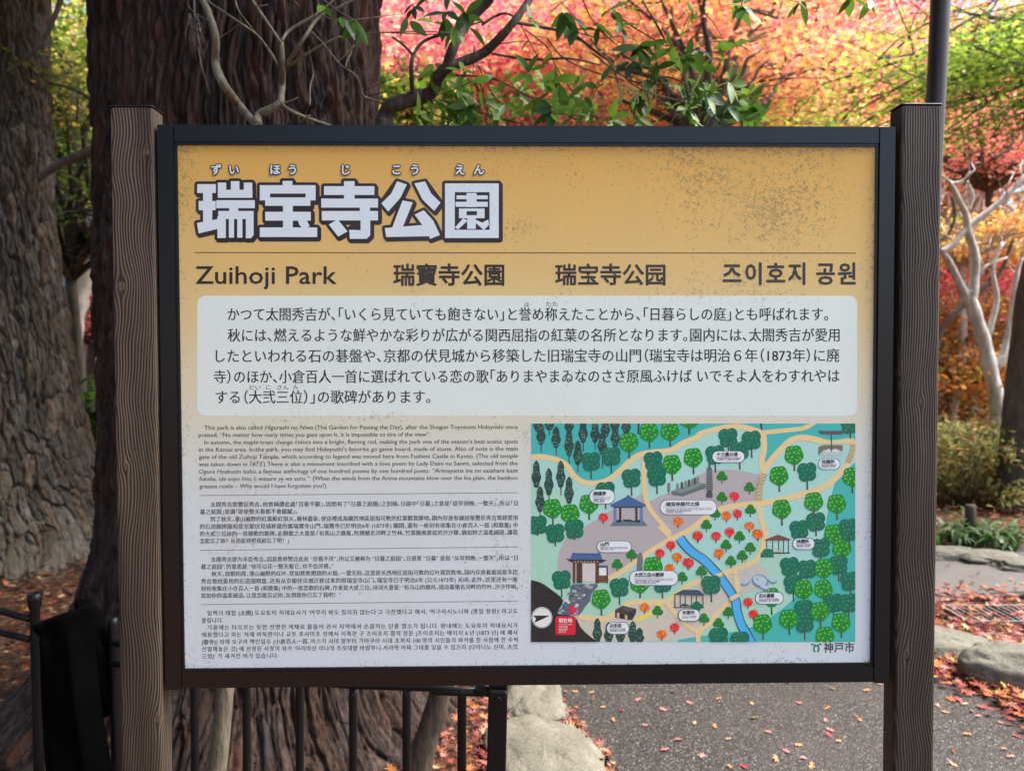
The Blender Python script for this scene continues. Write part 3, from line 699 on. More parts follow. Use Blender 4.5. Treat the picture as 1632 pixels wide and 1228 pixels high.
def crown(cx, cy, rx, ry, kind):
    out = []
    for i in range(26):
        t = i*2*math.pi/26
        if kind == 'B': r = 1+0.06*math.sin(5*t+0.6)
        elif kind == 'D': r = 1+0.08*math.sin(3*t+2.2)+0.05*math.sin(5*t)
        else: r = 1
        x = rx*r*math.cos(t); y = ry*r*math.sin(t)
        if kind == 'B': x = math.copysign(abs(x/rx)**0.86*rx, x)
        out.append((cx+x, cy+y))
    return out
STYLE = {'B': ((18, 132, 48), (150, 208, 78)), 'D': ((4, 104, 84), (100, 168, 132)), 's': ((28, 116, 44), (60, 150, 60))}
def ptree(kind, q, x, y, tb=None, k=None):
    cx, cy = q(x, y)
    br = (78, 66, 58)
    if kind in 'BD':
        col, mk = STYLE[kind]
        if tb is not None:
            by = q(x, tb)[1]
            MP.poly([(cx-1.1, cy+6), (cx+1.1, cy+6), (cx+2.3, by), (cx-0.6, by)] if kind == 'B' else [(cx-1.0, cy+8), (cx+1.2, cy+8), (cx+1.9, by), (cx-0.7, by)], br)
        if kind == 'B': MP.poly(crown(cx, cy, 15.0, 15.5, 'B'), col)
        else:
            n0 = [(cx-5.5, cy-4, 10.2, 10.6), (cx+6, cy-6, 9.2, 9.8), (cx+5.5, cy+5, 9.4, 9.2), (cx-3.5, cy+6.5, 9.5, 9.0)]
            lv = MP.level((cx-16, cy-16, cx+16, cy+16))
            for i_, e_ in enumerate(n0): MP.poly(ell(*e_, 18), col, lv=lv+i_, tri=None)
            MP.boxes[-1] = (MP.boxes[-1][0], lv+3)
        MP.poly([(cx-0.6, cy+9), (cx+6.0, cy+1.0), (cx+6.9, cy+1.8), (cx+1.3, cy+10.5), (cx+1.3, cy+15), (cx-0.7, cy+15)], tuple(int(a*0.55+b*0.45) for a, b in zip(br, col)))
        spots = [(-9, -9), (-3.5, -11), (3.5, -11.5), (9, -7), (-7, -3), (0.5, -4), (7, -3), (-10, 3), (-3, 3.5), (10, 5), (-6, 9), (-11, -1.5), (4, 8)]
        for i_, (dx, dy) in enumerate(spots):
            if kind == 'D' and i_ % 4 == 3: continue
            a_ = -0.9 if dx > 0 else 0.8
            MP.poly(ell(cx+dx, cy+dy, 2.0 if kind == 'B' else 1.6, 0.75 if kind == 'B' else 0.55, 6, a_+rnd.uniform(-.4, .4)+1.5), mk)
    elif kind == 's':
        MP.poly([(cx-0.8, cy+3), (cx+0.8, cy+3), (cx+0.8, cy+11), (cx-0.8, cy+11)], (70, 56, 44))
        lv = MP.level((cx-9.5, cy-9, cx+9.5, cy+9))
        for i_, e_ in enumerate([(cx-3.6, cy+1, 5.2, 5), (cx+4, cy+1.6, 5.2, 4.8), (cx, cy-3.6, 5.6, 5.4)]): MP.poly(ell(*e_, 14), STYLE['s'][0], lv=lv+i_)
        MP.boxes[-1] = (MP.boxes[-1][0], lv+2)
        for dx, dy in ((-3, -4), (1.5, -5), (4.5, 0), (-5, 2), (0, 1.5)): MP.poly(ell(cx+dx, cy+dy, 1.5, 0.5, 6, rnd.uniform(0, 3)), STYLE['s'][1])
    elif kind in 'RO':
        col = (214, 34, 46) if kind == 'R' else (232, 92, 28); c2 = (240, 92, 92) if kind == 'R' else (250, 160, 70)
        MP.poly([(cx-0.7, cy+3), (cx+0.7, cy+3), (cx+0.7, cy+11), (cx-0.7, cy+11)], (80, 56, 44))
        P = []
        for i_ in range(36):
            r = (9.8 if i_ % 2 == 0 else 6.6)*rnd.uniform(0.86, 1.06); a_ = i_*math.pi/18; P.append((cx+r*math.cos(a_), cy+r*0.88*math.sin(a_)))
        MP.poly(P, col)
        for _ in range(7):
            dx, dy = rnd.uniform(-6, 6), rnd.uniform(-5, 5); P = []
            for i_ in range(10):
                r = 2.1 if i_ % 2 == 0 else 0.7; a_ = i_*math.pi/5+dx; P.append((cx+dx+r*math.cos(a_), cy+dy+r*math.sin(a_)))
            MP.poly(P, c2)
    elif kind == 'C':
        h, tb_ = tb
        by = q(x, tb_)[1]; h = h/6.044/2
        MP.poly([(cx-1.0, cy+h*0.8), (cx+1.0, cy+h*0.8), (cx+1.2, by), (cx-0.5, by)], (80, 66, 56))
        P = []
        for i_ in range(30):
            t = i_*2*math.pi/30; yy = -math.cos(t); w = 8.2*(math.sin(t))*(0.62+0.38*(yy*0.5+0.5))*(1+0.16*math.sin(yy*7)); P.append((cx+w, cy+h*yy))
        MP.poly(P, (32, 66, 62))
        for _ in range(int(h*0.8)):
            MP.poly(ell(cx+rnd.uniform(-4.5, 4.5), cy+rnd.uniform(-h*.8, h*.85), 1.4, 0.9, 6), (92, 128, 118))
for x, y, h, tb in ((105, 60, 160, 60), (135, 160, 210, 335), (215, 60, 130, 170), (280, 190, 210, 365), (405, 70, 160, 90), (405, 245, 260, 450), (540, 130, 230, 330), (490, 340, 240, 525), (655, 140, 210, 315), (755, 100, 190, 200), (725, 250, 220, 490), (845, 60, 150, 60), (850, 180, 210, 300), (955, 75, 175, 165)):
    ptree('C', q5, x, y, (h, tb))
MP.poly(L(q5, (1065, 50), (1085, 50), (1085, 160), (1062, 160)), (70, 60, 52)); MP.poly(L(q6, (670, 50), (692, 50), (697, 120), (680, 120)), (70, 60, 52)); MP.poly(L(q5, (1550, 50), (1575, 50), (1572, 165), (1552, 165)), (78, 66, 58))
for a in (('D', 615, 425, 590), ('D', 810, 375, 540), ('B', 980, 238, 395), ('B', 1175, 140, 295), ('B', 1375, 130, 280), ('D', 1215, 420, None), ('B', 1395, 450, 610), ('D', 1250, 570, 735), ('B', 1600, 385, 545), ('D', 1005, 585, 755), ('D', 755, 710, 880)): ptree(a[0], q5, a[1], a[2], a[3])
ptree('B', q5, 1575, 10, None); ptree('B', q6, -20, 5, None)
for x, y, h, tb in ((90, 545, 265, 600), (210, 618, 265, 800), (325, 545, 265, 750), (405, 700, 265, 825), (125, 785, 255, 945)): ptree('C', q5, x, y, (h, tb))
for a in (('B', 245, 875, 1035), ('B', 415, 925, 1000), ('B', 595, 830, 985), ('D', 100, 1035, 1140), ('D', 455, 1075, 1180), ('D', 270, 1115, 1240)): ptree(a[0], q5, a[1], a[2], a[3])
for a in (('D', 365, 195, 320), ('D', 475, 320, 500), ('D', 590, 220, 390), ('D', 240, 360, 530), ('B', 1000, 360, 515), ('D', 1125, 525, 695), ('B', 855, 560, 715), ('B', 880, 880, 1040), ('D', 1050, 1080, 1180), ('D', 1210, 1005, 1140), ('B', 1190, 810, 965), ('D', 1525, 1065, 1200), ('B', 1410, 830, 985), ('B', 1385, 1118, None), ('B', 1558, 570, 730), ('D', 1540, 65, 205)): ptree(a[0], q6, a[1], a[2], a[3])
for x, y in ((305, 570), (570, 675), (305, 770), (580, 890), (240, 925), (155, 1035)): ptree('s', q6, x, y)
for k_, x, y in (('R', 425, 755), ('R', 455, 925), ('R', 380, 1100), ('R', 75, 1140), ('R', 250, 1140), ('O', 350, 945), ('O', 570, 1045), ('O', 645, 1115)): ptree(k_, q6, x, y)
ptree('R', q5, 735, 960); ptree('O', q5, 1455, 1000)
for a in (('B', 1175, 360, None), ('D', 320, 490, 650), ('D', 860, 560, 720), ('B', 1050, 520, 655), ('D', 1260, 520, 660), ('B', 690, 665, 820)): ptree(a[0], q7, a[1], a[2], a[3])
for x, y in ((975, 255), (840, 345), (1445, 465), (1215, 780)): ptree('s', q7, x, y)
for k_, x, y in (('R', 1340, 165), ('R', 1240, 240), ('O', 1400, 275), ('R', 1495, 325), ('O', 1330, 380), ('O', 1095, 745), ('R', 1375, 930), ('O', 1255, 995), ('R', 1590, 75)): ptree(k_, q7, x, y)
for x, y, h, tb in ((655, 960, 245, 1100), (760, 985, 215, 1100), (870, 985, 215, 1100), (985, 975, 215, 1100), (1048, 1010, 160, 1100)): ptree('C', q7, x, y, (h, tb))
for x, y in ((460, 85), (335, 165), (560, 190), (485, 265), (380, 315), (105, 410), (355, 790), (128, 850), (265, 895)): ptree('s', q8, x, y)
for k_, x, y in (('O', 635, 65), ('O', 270, 240), ('R', 540, 695), ('R', 590, 805), ('R', -10, 330)): ptree(k_, q8, x, y)
ptree('D', q8, 195, 535, 695)
for a in (('B', 755, 650, 815), ('B', 675, 895, 1045), ('D', 265, 1020, None), ('D', 465, 1060, None), ('D', 1215, 190, 300), ('B', 1415, 190, 260), ('D', 1480, 40, 180), ('D', 925, 365, 480), ('D', 1090, 390, 480), ('D', 1380, 350, 505), ('B', 1245, 380, 480), ('D', 960, 530, 695), ('D', 1490, 500, 640), ('B', 1055, 575, 680), ('B', 1240, 575, 700), ('D', 1335, 705, 860), ('D', 1475, 705, 860), ('D', 1060, 765, None), ('D', 1065, 890, 1050), ('B', 920, 850, 1000), ('B', 1210, 780, 930), ('B', 1405, 885, 1030), ('B', 1255, 1010, None)): ptree(a[0], q8, a[1], a[2], a[3])
# buildings and monuments drawn on the map
P = MP.poly
BL = (66, 96, 150)
P(L(q5, (800, 1042), (845, 990), (1120, 990), (1160, 1042)), (92, 112, 128))
P(L(q5, (835, 860), (862, 860), (862, 1010), (835, 1010)), (96, 124, 168)); P(L(q5, (1088, 860), (1116, 860), (1116, 1010), (1088, 1010)), (96, 124, 168))
P(L(q5, (888, 860), (908, 860), (908, 1005), (888, 1005)), (62, 42, 40)); P(L(q5, (1044, 860), (1064, 860), (1064, 1005), (1044, 1005)), (62, 42, 40))
P(L(q5, (860, 985), (900, 985), (900, 1008), (860, 1008)), (40, 40, 50)); P(L(q5, (1050, 985), (1090, 985), (1090, 1008), (1050, 1008)), (40, 40, 50)); P(L(q5, (920, 980), (1005, 980), (1010, 992), (1045, 992), (1045, 1006), (935, 1000)), (55, 58, 66))
P(L(q5, (835, 850), (1116, 850), (1116, 868), (835, 868)), (58, 50, 58))
P(L(q5, (975, 742), (1000, 765), (1148, 840), (1140, 858), (810, 858), (802, 840), (950, 765)), BL)
# statues on their base, and the signpost beside
P(L(q5, (1385, 712), (1632, 618), (1720, 640), (1720, 680), (1500, 758), (1400, 745)), (92, 108, 112)); P(L(q5, (1395, 708), (1632, 620), (1700, 640), (1490, 730)), (120, 136, 138))
for i, x in enumerate((1450, 1492, 1528, 1560, 1592, 1618, 1645)):
    y = 700-(x-1450)*0.33; P(L(q5, (x-12, y), (x+12, y), (x+12, y-55), (x, y-72), (x-12, y-55)), (64+i*4, 78, 78) if i % 2 else (116, 126, 124))
P(L(q5, (1352, 630), (1380, 630), (1380, 712), (1352, 712)), (118, 120, 118)); P(L(q5, (1362, 712), (1370, 712), (1370, 745), (1362, 745)), (90, 90, 88))
# stone tower
P(L(q6, (160, 485), (210, 485), (220, 700), (152, 700)), (84, 88, 98)); P(L(q6, (184, 412), (190, 412), (200, 485), (174, 485)), (84, 88, 98)); P(L(q6, (165, 700), (206, 700), (216, 738), (216, 772), (152, 772), (152, 738)), (72, 76, 86))
for i in range(11):
    y = 500+i*18.5; P(L(q6, (156-i*0.6, y), (214+i*0.7, y), (214+i*0.7, y+6), (156-i*0.6, y+6)), (128, 132, 140))
# flat-roofed shelter top right
P(L(q6, (1235, 285), (1280, 265), (1470, 265), (1470, 320), (1400, 330), (1235, 360)), (112, 108, 92)); P(L(q6, (1240, 360), (1290, 310), (1360, 320), (1420, 305), (1480, 340), (1440, 365), (1300, 368)), (176, 186, 192)); P(L(q6, (1290, 330), (1330, 300), (1360, 315), (1400, 300), (1440, 330)), (205, 210, 214))
P(L(q6, (1355, 160), (1366, 160), (1366, 330), (1355, 330)), (74, 74, 82)); P(L(q6, (1228, 127), (1500, 127), (1470, 163), (1262, 163)), (84, 82, 94))
# temple gate
P(L(q7, (515, 335), (636, 335), (636, 505), (515, 505)), (196, 190, 196)); P(L(q7, (426, 310), (450, 310), (450, 522), (426, 522)), (84, 60, 48)); P(L(q7, (462, 310), (516, 310), (516, 520), (462, 520)), (78, 54, 44)); P(L(q7, (484, 330), (490, 330), (490, 515), (484, 515)), (48, 34, 30)); P(L(q7, (636, 310), (672, 310), (668, 522), (636, 518)), (84, 60, 48))
P(L(q7, (672, 352), (754, 352), (754, 376), (672, 376)), (70, 92, 128)); P(L(q7, (672, 376), (740, 376), (740, 446), (672, 446)), (222, 222, 226)); P(L(q7, (668, 446), (742, 446), (742, 515), (668, 515)), (112, 82, 58)); P(L(q7, (668, 466), (742, 466), (742, 472), (668, 472)), (60, 44, 38)); P(L(q7, (668, 488), (742, 488), (742, 494), (668, 494)), (60, 44, 38)); P(L(q7, (740, 376), (754, 376), (754, 522), (740, 522)), (70, 50, 42))
P(L(q7, (362, 292), (745, 300), (700, 330), (410, 322)), (46, 46, 62)); P(L(q7, (425, 318), (672, 318), (672, 330), (425, 330)), (90, 66, 52))
for i in range(8): P(L(q7, (440+i*30, 312), (452+i*30, 312), (452+i*30, 324), (440+i*30, 324)), (176, 150, 100))
P(L(q7, (422, 240), (440, 232), (452, 240), (655, 242), (668, 234), (682, 242), (705, 300), (400, 298)), BL); P(L(q7, (422, 238), (682, 242), (680, 252), (424, 248)), (54, 78, 126))
# cobbled approach
pv = spline(L(q7, (415, 530), (650, 525), (640, 570), (600, 620), (590, 680), (540, 740), (490, 810), (400, 818), (285, 810), (310, 760), (380, 690), (400, 620)), 2).tolist(); P(pv, (86, 98, 116))
rr = random.Random(9)
for _ in range(75):
    y = rr.uniform(535, 808); t = (y-530)/280; xl = 415-130*t**1.2; xr = 640-150*t**0.8; x = rr.uniform(xl+12, xr-22); c_ = q7(x, y)
    P(ell(c_[0], c_[1], rr.uniform(2.8, 4.6), rr.uniform(1.8, 2.5), 9), rr.choice([(78, 104, 142), (96, 92, 98), (196, 204, 212), (118, 112, 114), (66, 84, 118), (150, 160, 172)]))
P(spline(L(q7, (20, 485), (130, 515), (240, 590), (337, 680), (290, 800), (440, 830), (500, 930), (570, 1000), (660, 1068)), 3).tolist()+[(846, 1030), (840, 1000)], (38, 36, 40))
for i in range(18):
    x, y = rr.uniform(300, 480), rr.uniform(770, 806); c_ = q7(x, y); P(ell(c_[0], c_[1], 3.4, 2.0, 9), rr.choice([(78, 104, 142), (150, 160, 172), (96, 92, 98), (66, 84, 118)]))
c_ = q7(138, 838); P(ell(*c_, 16.6, 16.8, 28), (214, 218, 226)); P(ell(*c_, 15.8, 16.0, 28), (46, 46, 52)); P(ell(*c_, 15.1, 15.3, 28), (212, 216, 224)); P(L(q7, (55, 820), (215, 820), (68, 888), (84, 848)), (40, 40, 44))
P([q7(*a) for a in rrect(265, 826, 452, 1000, 22)], (206, 26, 52))
P(L(q7, (408, 715), (425, 735), (440, 722), (440, 750), (462, 770), (470, 795), (445, 790), (430, 815), (415, 790), (378, 800), (400, 770), (375, 745), (398, 748)), (214, 34, 60))
# poem stone, wash-house, shelters, go stones
P(L(q7, (1022, 400), (1028, 270), (1040, 242), (1056, 232), (1072, 242), (1080, 290), (1076, 400)), (104, 110, 122))
P(L(q7, (820, 768), (880, 745), (945, 790), (945, 862), (820, 838)), (72, 54, 48)); P(L(q7, (938, 785), (1020, 758), (1014, 800), (980, 862), (936, 858)), (54, 42, 40)); P(L(q7, (815, 768), (890, 726), (1022, 758), (938, 790), (880, 745)), (74, 78, 86)); P(L(q7, (838, 795), (860, 795), (860, 842), (838, 836)), (190, 180, 172)); P(L(q7, (912, 812), (935, 818), (935, 858), (912, 852)), (180, 168, 160)); P(L(q7, (868, 800), (900, 808), (900, 850), (868, 842)), (34, 28, 28))
P(L(q7, (1380, 740), (1385, 700), (1560, 700), (1640, 740)), (176, 176, 178)); P(L(q7, (1420, 735), (1455, 708), (1500, 720), (1530, 735)), (56, 60, 60))
for x in (1378, 1428, 1475, 1535, 1580, 1640): P(L(q7, (x-4, 620), (x+4, 620), (x+4, 742), (x-4, 742)), (50, 50, 56))
P(L(q7, (1365, 626), (1455, 580), (1600, 582), (1655, 630), (1640, 636)), (62, 74, 102)); P(L(q7, (1368, 742), (1650, 742), (1650, 750), (1368, 750)), (70, 66, 62))
for x, y, r in ((25, 735, 22), (60, 712, 26), (92, 735, 24), (60, 758, 28)): P(ell(*q8(x, y), r/5.848*1.25, r/5.848, 12), (4, 104, 84))
for x in (714, 768, 825, 870, 915): P(L(q8, (x-4, 110), (x+4, 110), (x+4, 236), (x-4, 236)), (56, 46, 40))
P(L(q8, (715, 232), (930, 232), (930, 242), (715, 246)), (50, 44, 40)); P(L(q8, (770, 215), (850, 205), (870, 228), (780, 232)), (176, 176, 176)); P(L(q8, (690, 116), (820, 66), (938, 110), (930, 120), (700, 122)), (112, 74, 62))
P(L(q8, (652, 278), (660, 240), (690, 202), (740, 198), (775, 215), (778, 278)), (4, 104, 84))
for x, y in ((680, 240), (710, 225), (745, 230), (730, 255), (700, 262), (760, 255)): P(ell(*q8(x, y), 1.6, 0.6, 6, 1.0), (100, 168, 132))
for cx_, cy_, a_, b_ in ((650, 500, 78, 62), (765, 495, 44, 26), (515, 515, 44, 26), (690, 560, 50, 24)):
    P(ell(*q8(cx_, cy_), a_/5.848, b_/5.848, 18, 0.35 if cx_ != 515 else -0.4), (106, 132, 166)); P(ell(*q8(cx_, cy_-8), a_*0.86/5.848, b_*0.72/5.848, 18, 0.35 if cx_ != 515 else -0.4), (168, 190, 214))
P(ell(*q8(628, 485), 1.2, 0.8, 8), (60, 70, 84))
# name plates
MT = Print(0.0013)
def plate(q, x0, y0, x1, y1, title, subs, tx, w, th=36, sc=6.0):
    P([q(*a) for a in rrect(x0-5, y0-5, x1+5, y1+5, (y1-y0)/2.1)], (70, 84, 116)); P([q(*a) for a in rrect(x0, y0, x1, y1, (y1-y0)/2.1)], (214, 220, 232))
    a = q(tx, y0+(y1-y0)*0.27); b = q(tx+w, 0)
    text(MT, title, a[0], b[0], a[1], th/sc*1.12, (44, 42, 50), 0.03)
    a = q(tx, y0+(y1-y0)*0.52); b = q(x1-28, 0); P([(a[0], a[1]), (b[0], a[1]-0.1), (b[0], a[1]+0.35), (a[0], a[1]+0.45)], (120, 124, 136))
    for i, (s_, w_) in enumerate(subs):
        a = q(tx, y0+(y1-y0)*(0.63+0.125*i)); b = q(tx+w_, 0); text(MT, s_, a[0], b[0], a[1], 2.6, (60, 60, 70), -0.03)
plate(q5, 605, 695, 842, 828, "錦繍亭", (("Kinshu-tei Rest Area", 155), ("錦繡亭  锦绣亭", 110), ("긴슈테이", 100)), 642, 120)
plate(q5, 1285, 796, 1824, 932, "瑞宝寺歴代之塔", (("Monument to the Past Priests of Zuihoji Temple", 440), ("瑞寶寺歷代之塔  瑞宝寺历代之塔", 240), ("즈이호지 역대의 탑", 160)), 1340, 320)
plate(q6, 216, 326, 520, 430, "十三重の塔", (("Thirteen-Storied Stone Pagoda", 235), ("十三重塔  十三重塔  십삼층탑", 215)), 255, 205)
plate(q6, 1236, 397, 1440, 498, "休憩所", (("Rest Area  休息所", 138), ("休息所  휴게소", 138)), 1268, 124)
plate(q7, 655, 128, 968, 230, "山門", (("Main Gate of the Old Zuihoji Temple", 250), ("山門  山门  산문", 120)), 686, 76, sc=5.85)
plate(q7, 958, 406, 1404, 536, "大弐三位の歌碑", (("Monument with a Poem by Lady Daini no Sanmi", 355), ("大貳三位之歌碑  大贰三位之歌碑", 230), ("다이니노 산미의 노래비", 190)), 1004, 270, sc=5.85)
plate(q7, 745, 887, 948, 990, "お手洗", (("Restrooms  廁所", 140), ("洗手间  화장실", 140)), 775, 105, sc=5.85)
plate(q7, 1414, 765, 1608, 868, "休憩所", (("Rest Area  休息所", 130), ("休息所  휴게소", 130)), 1447, 116, sc=5.85)
plate(q8, 960, 102, 1156, 202, "休憩所", (("Rest Area  休息所", 130), ("休息所  휴게소", 130)), 994, 114, sc=5.85)
plate(q8, 612, 606, 866, 710, "石の碁盤", (("Stone Go Board  石棋盤", 180), ("石棋盘  돌 바둑판", 190)), 644, 140, sc=5.85)
for i, (s_, w_, e_) in enumerate((("現在地", 125, 8.2), ("You Are Here", 125, 2.8), ("現在位置", 82, 3.2), ("现在位置", 82, 3.2), ("현위치", 62, 3.2))):
    a = q7(295, (868, 903, 926, 950, 974)[i]); b = q7(295+w_, 0); text(MT, s_, a[0], b[0], a[1], e_, (232, 214, 220), -0.03)
# city emblem and name
LOGO = Print(0.00012)
G_ = (20, 118, 92)
for s_ in (-1, 1):
    LOGO.line(L(q8, (1176+s_*1, 1104), (1176+s_*18, 1094), (1176+s_*34, 1088), (1176+s_*50, 1094)), 2.3, G_, 3)
    LOGO.line(L(q8, (1176+s_*2, 1098), (1176+s_*17, 1108), (1176+s_*23, 1126), (1176+s_*20, 1146), (1176+s_*9, 1158)), 2.7, G_, 3)
text(LOGO, "神戸市", 1313, 1361.5, 1031.6, 17.5, (66, 68, 78), 0.015)
flush_text()
for pr_, nm, lb in ((BOX, "paragraph_box", None), (TITLE, "title_lettering", "white block characters outlined in black"), (HEAD, "heading_lettering", None), (PARA, "japanese_paragraph", None), (ENG, "english_paragraph", None),
                    (CHT, "chinese_paragraph", "paragraph in traditional characters"), (CHS, "chinese_paragraph", "paragraph in simplified characters"), (KOR, "korean_paragraph", None), (MP, "park_map", "illustrated map with river, paths and trees"), (MT, "map_lettering", None), (LOGO, "city_emblem", None)):
    pr_.build(nm, panel, lb)
# ------------------------------------------------------------------ ground and paths
xs = np.concatenate([np.linspace(-90, -7, 30), np.linspace(-6.8, 7.8, 147), np.linspace(8, 90, 30)]); ys = np.concatenate([np.linspace(-30, 0, 12), np.linspace(0.1, 9, 100), np.linspace(9.3, 20, 40), np.linspace(21, 110, 40)])
PATH = [(0.62, -12), (0.55, 0), (0.50, 2.0), (0.38, 2.74), (0.18, 3.4), (0.1, 4.2), (0.3, 5.2), (1.0, 5.85), (2.5, 6.0), (5, 6.05), (14, 6.4), (14, 5.0), (5, 4.85), (3.2, 4.75), (2.5, 4.6), (2.25, 4.2), (2.2, 3.6), (2.3, 3.0), (2.6, 2), (3.2, 0), (4, -12)]
GX, GY = np.meshgrid(xs, ys)
def rise(y): t = np.clip((y-8.5)/6, 0, 1); return t*t*(3-2*t)*1.4+np.clip(y-14, 0, None)*0.22
GZ = rise(GY)-0.05*fbm(np.stack([GX.ravel()*1.2, GY.ravel()*1.2, GX.ravel()*0], 1), 4).reshape(GX.shape)-0.004
V = np.stack([GX, GY, GZ], -1).reshape(-1, 3)
me = mesh_np("ground", V, grid_faces(len(ys), len(xs), False).ravel(), [4]*((len(ys)-1)*(len(xs)-1)), smooth=True)
tag(link("ground", me, None, [M['earth']]), kind="structure")
def soil_z(x, y): return float(rise(np.array(y)))-0.02
def sheet_poly(name, pts, z, mat, k=4, drop=0.06):
    P = spline(np.array(pts+[pts[0]]), k)[:-1]; n = len(P); cen = P.mean(0)
    out = P+(P-cen)/np.linalg.norm(P-cen, axis=1)[:, None]*0.02
    me = bpy.data.meshes.new(name); tri = tessellate_polygon([[Vector((x, y, 0)) for x, y in P]])
    Vv = [(x, y, z) for x, y in P]+[(x, y, z-drop) for x, y in P]
    F = []
    for t in tri:
        a, b, c = (P[i] for i in t)
        if (b[0]-a[0])*(c[1]-a[1])-(b[1]-a[1])*(c[0]-a[0]) < 0: t = (t[0], t[2], t[1])
        F.append(tuple(t))
    F += [(i, (i+1) % n, (i+1) % n+n, i+n) for i in range(n)]
    me.from_pydata(Vv, [], F); o = link(name, me, None, [mat]); tag(o, kind="structure"); return o
sheet_poly("path", PATH, 0.004, M['asphalt'])
sheet_poly("pavement", [(2.9, 4.78), (4, 4.86), (9, 5.0), (13.5, 5.1), (13.5, 6.2), (6, 6.0), (2.4, 5.92), (1.5, 5.7), (1.9, 5.1)], 0.010, M['greypath'])

# ------------------------------------------------------------------ rocks
def rock(name, label, c, size, mat='rock', seed=0, rot=0.0, group=None, cat="stone", flat=0.6, parent=None):
    n, m_ = 40, 56
    th = np.linspace(0.0, math.pi, n)[:, None]; ph = np.linspace(0, 2*math.pi, m_, endpoint=False)[None, :]
    P = np.stack([np.sin(th)*np.cos(ph), np.sin(th)*np.sin(ph), np.cos(th)+0*ph], -1).reshape(-1, 3)
    P = np.sign(P)*np.abs(P)**np.array([0.75, 0.75, flat])
    r = 1+0.65*(fbm(P*1.5+seed*7.1, 5)-0.47)+0.16*(fbm(P*5+seed, 5)-0.47)-0.05*(1-np.abs(2*noise3(P*2.6+seed*3)-1))**6
    Q = P*r[:, None]*np.array(size)/2; ca, sa = math.cos(rot), math.sin(rot)
    Q = np.stack([Q[:, 0]*ca-Q[:, 1]*sa, Q[:, 0]*sa+Q[:, 1]*ca, Q[:, 2]], 1)
    me = mesh_np(name, Q, grid_faces(n, m_).ravel(), [4]*((n-1)*m_), smooth=True)
    o = link(name, me, None, [M[mat]]); o.location = c; o["label"] = label; o["category"] = cat
    if group: o["group"] = group
    return o
def gpt(px, py): q = ground_at(px, py); return q
q = gpt(856, 1128); rock("edging_stone", "rounded lichened stone edging the path beside the black fence post, farther one", (q[0]-0.02, q[1], -0.01), (0.30, 0.46, 0.16), 'rock', 1, 0.1, "stones edging the path")
q = gpt(880, 1215); rock("edging_stone", "long lichened stone edging the path at the bottom, nearer the camera", (q[0]-0.03, q[1]+0.0, -0.01), (0.46, 0.60, 0.17), 'rock', 2, 0.25, "stones edging the path")
q = gpt(1512, 1052); rock("edging_stone", "flat grey stone behind the right post among red leaves", (q[0]+0.02, q[1]+0.12, 0.0), (0.50, 0.42, 0.20), 'rock_g', 3, -0.5, "stones edging the path")
q = gpt(1610, 1092); rock("edging_stone", "large mossy boulder at the right edge with leaves drifted against it", (q[0]+0.12, q[1]+0.03, 0.02), (0.62, 0.40, 0.30), 'rock_g', 4, -0.35, "stones edging the path")
for i, (px, py, w, h, lb) in enumerate(((1528, 893, 0.42, 0.10, "low pale kerb stone at the far path edge, first from the post"), (1590, 900, 0.5, 0.10, "low pale kerb stone at the far path edge, in front of the plants"), (1650, 912, 0.5, 0.1, "low pale kerb stone at the far path edge by the right frame edge"))):
    q = gpt(px, py); rock("kerb_stone", lb, (q[0], q[1]+0.1, 0.0), (w, 0.3, h*1.6), 'rock_g', 11+i, -0.1, "kerb stones of the far path")
for i, (x, y, lb) in enumerate(((0.14, 4.0, "path edging stone hidden mostly behind the information board"), (0.05, 4.6, "farthest path edging stone behind the information board"))):
    rock("edging_stone", lb, (x, y, 0), (0.3, 0.5, 0.18), 'rock', 21+i, 0, "stones edging the path")

# ------------------------------------------------------------------ leaves, generic
def star_leaf(lobes=7, notch=0.42):
    pts = [(0, -0.06)]
    ang = np.linspace(-130, 130, lobes); Ls = [0.55, 0.8, 0.95, 1.0, 0.95, 0.8, 0.55] if lobes == 7 else [0.65, 0.92, 1.0, 0.92, 0.65]
    for i, (a, l_) in enumerate(zip(ang, Ls)):
        pts.append((l_*math.sin(rad(a)), l_*math.cos(rad(a))))
        if i < lobes-1:
            b = (a+ang[i+1])/2; pts.append((notch*math.sin(rad(b)), notch*math.cos(rad(b))))
    V = [(0, 0)]+pts; F = [(0, i, i+1) for i in range(1, len(pts))]+[(0, len(pts), 1)]
    return np.array([(x, y, 0) for x, y in V])*0.55, np.array(F)
KITE = (np.array([(0, -0.5, 0), (0.42, 0.05, 0.06), (0, 0.62, 0), (-0.42, 0.05, 0.06)]), np.array([(0, 1, 2), (0, 2, 3)]))
STAR5 = star_leaf(5, 0.36); STAR7 = star_leaf(7, 0.40)
def rots(rs, n, tilt):
    """random frames: leaf normal near +Z with spread tilt (radians), random spin"""
    az = rs.rand(n)*2*math.pi; t = np.abs(rs.randn(n))*tilt; s = rs.rand(n)*2*math.pi
    nz = np.stack([np.sin(t)*np.cos(az), np.sin(t)*np.sin(az), np.cos(t)], 1)
    a = np.stack([np.cos(s), np.sin(s), np.zeros(n)], 1); x = a-nz*(a*nz).sum(1)[:, None]; x /= np.linalg.norm(x, axis=1)[:, None]+1e-9
    return np.stack([x, np.cross(nz, x), nz], 2)       # columns
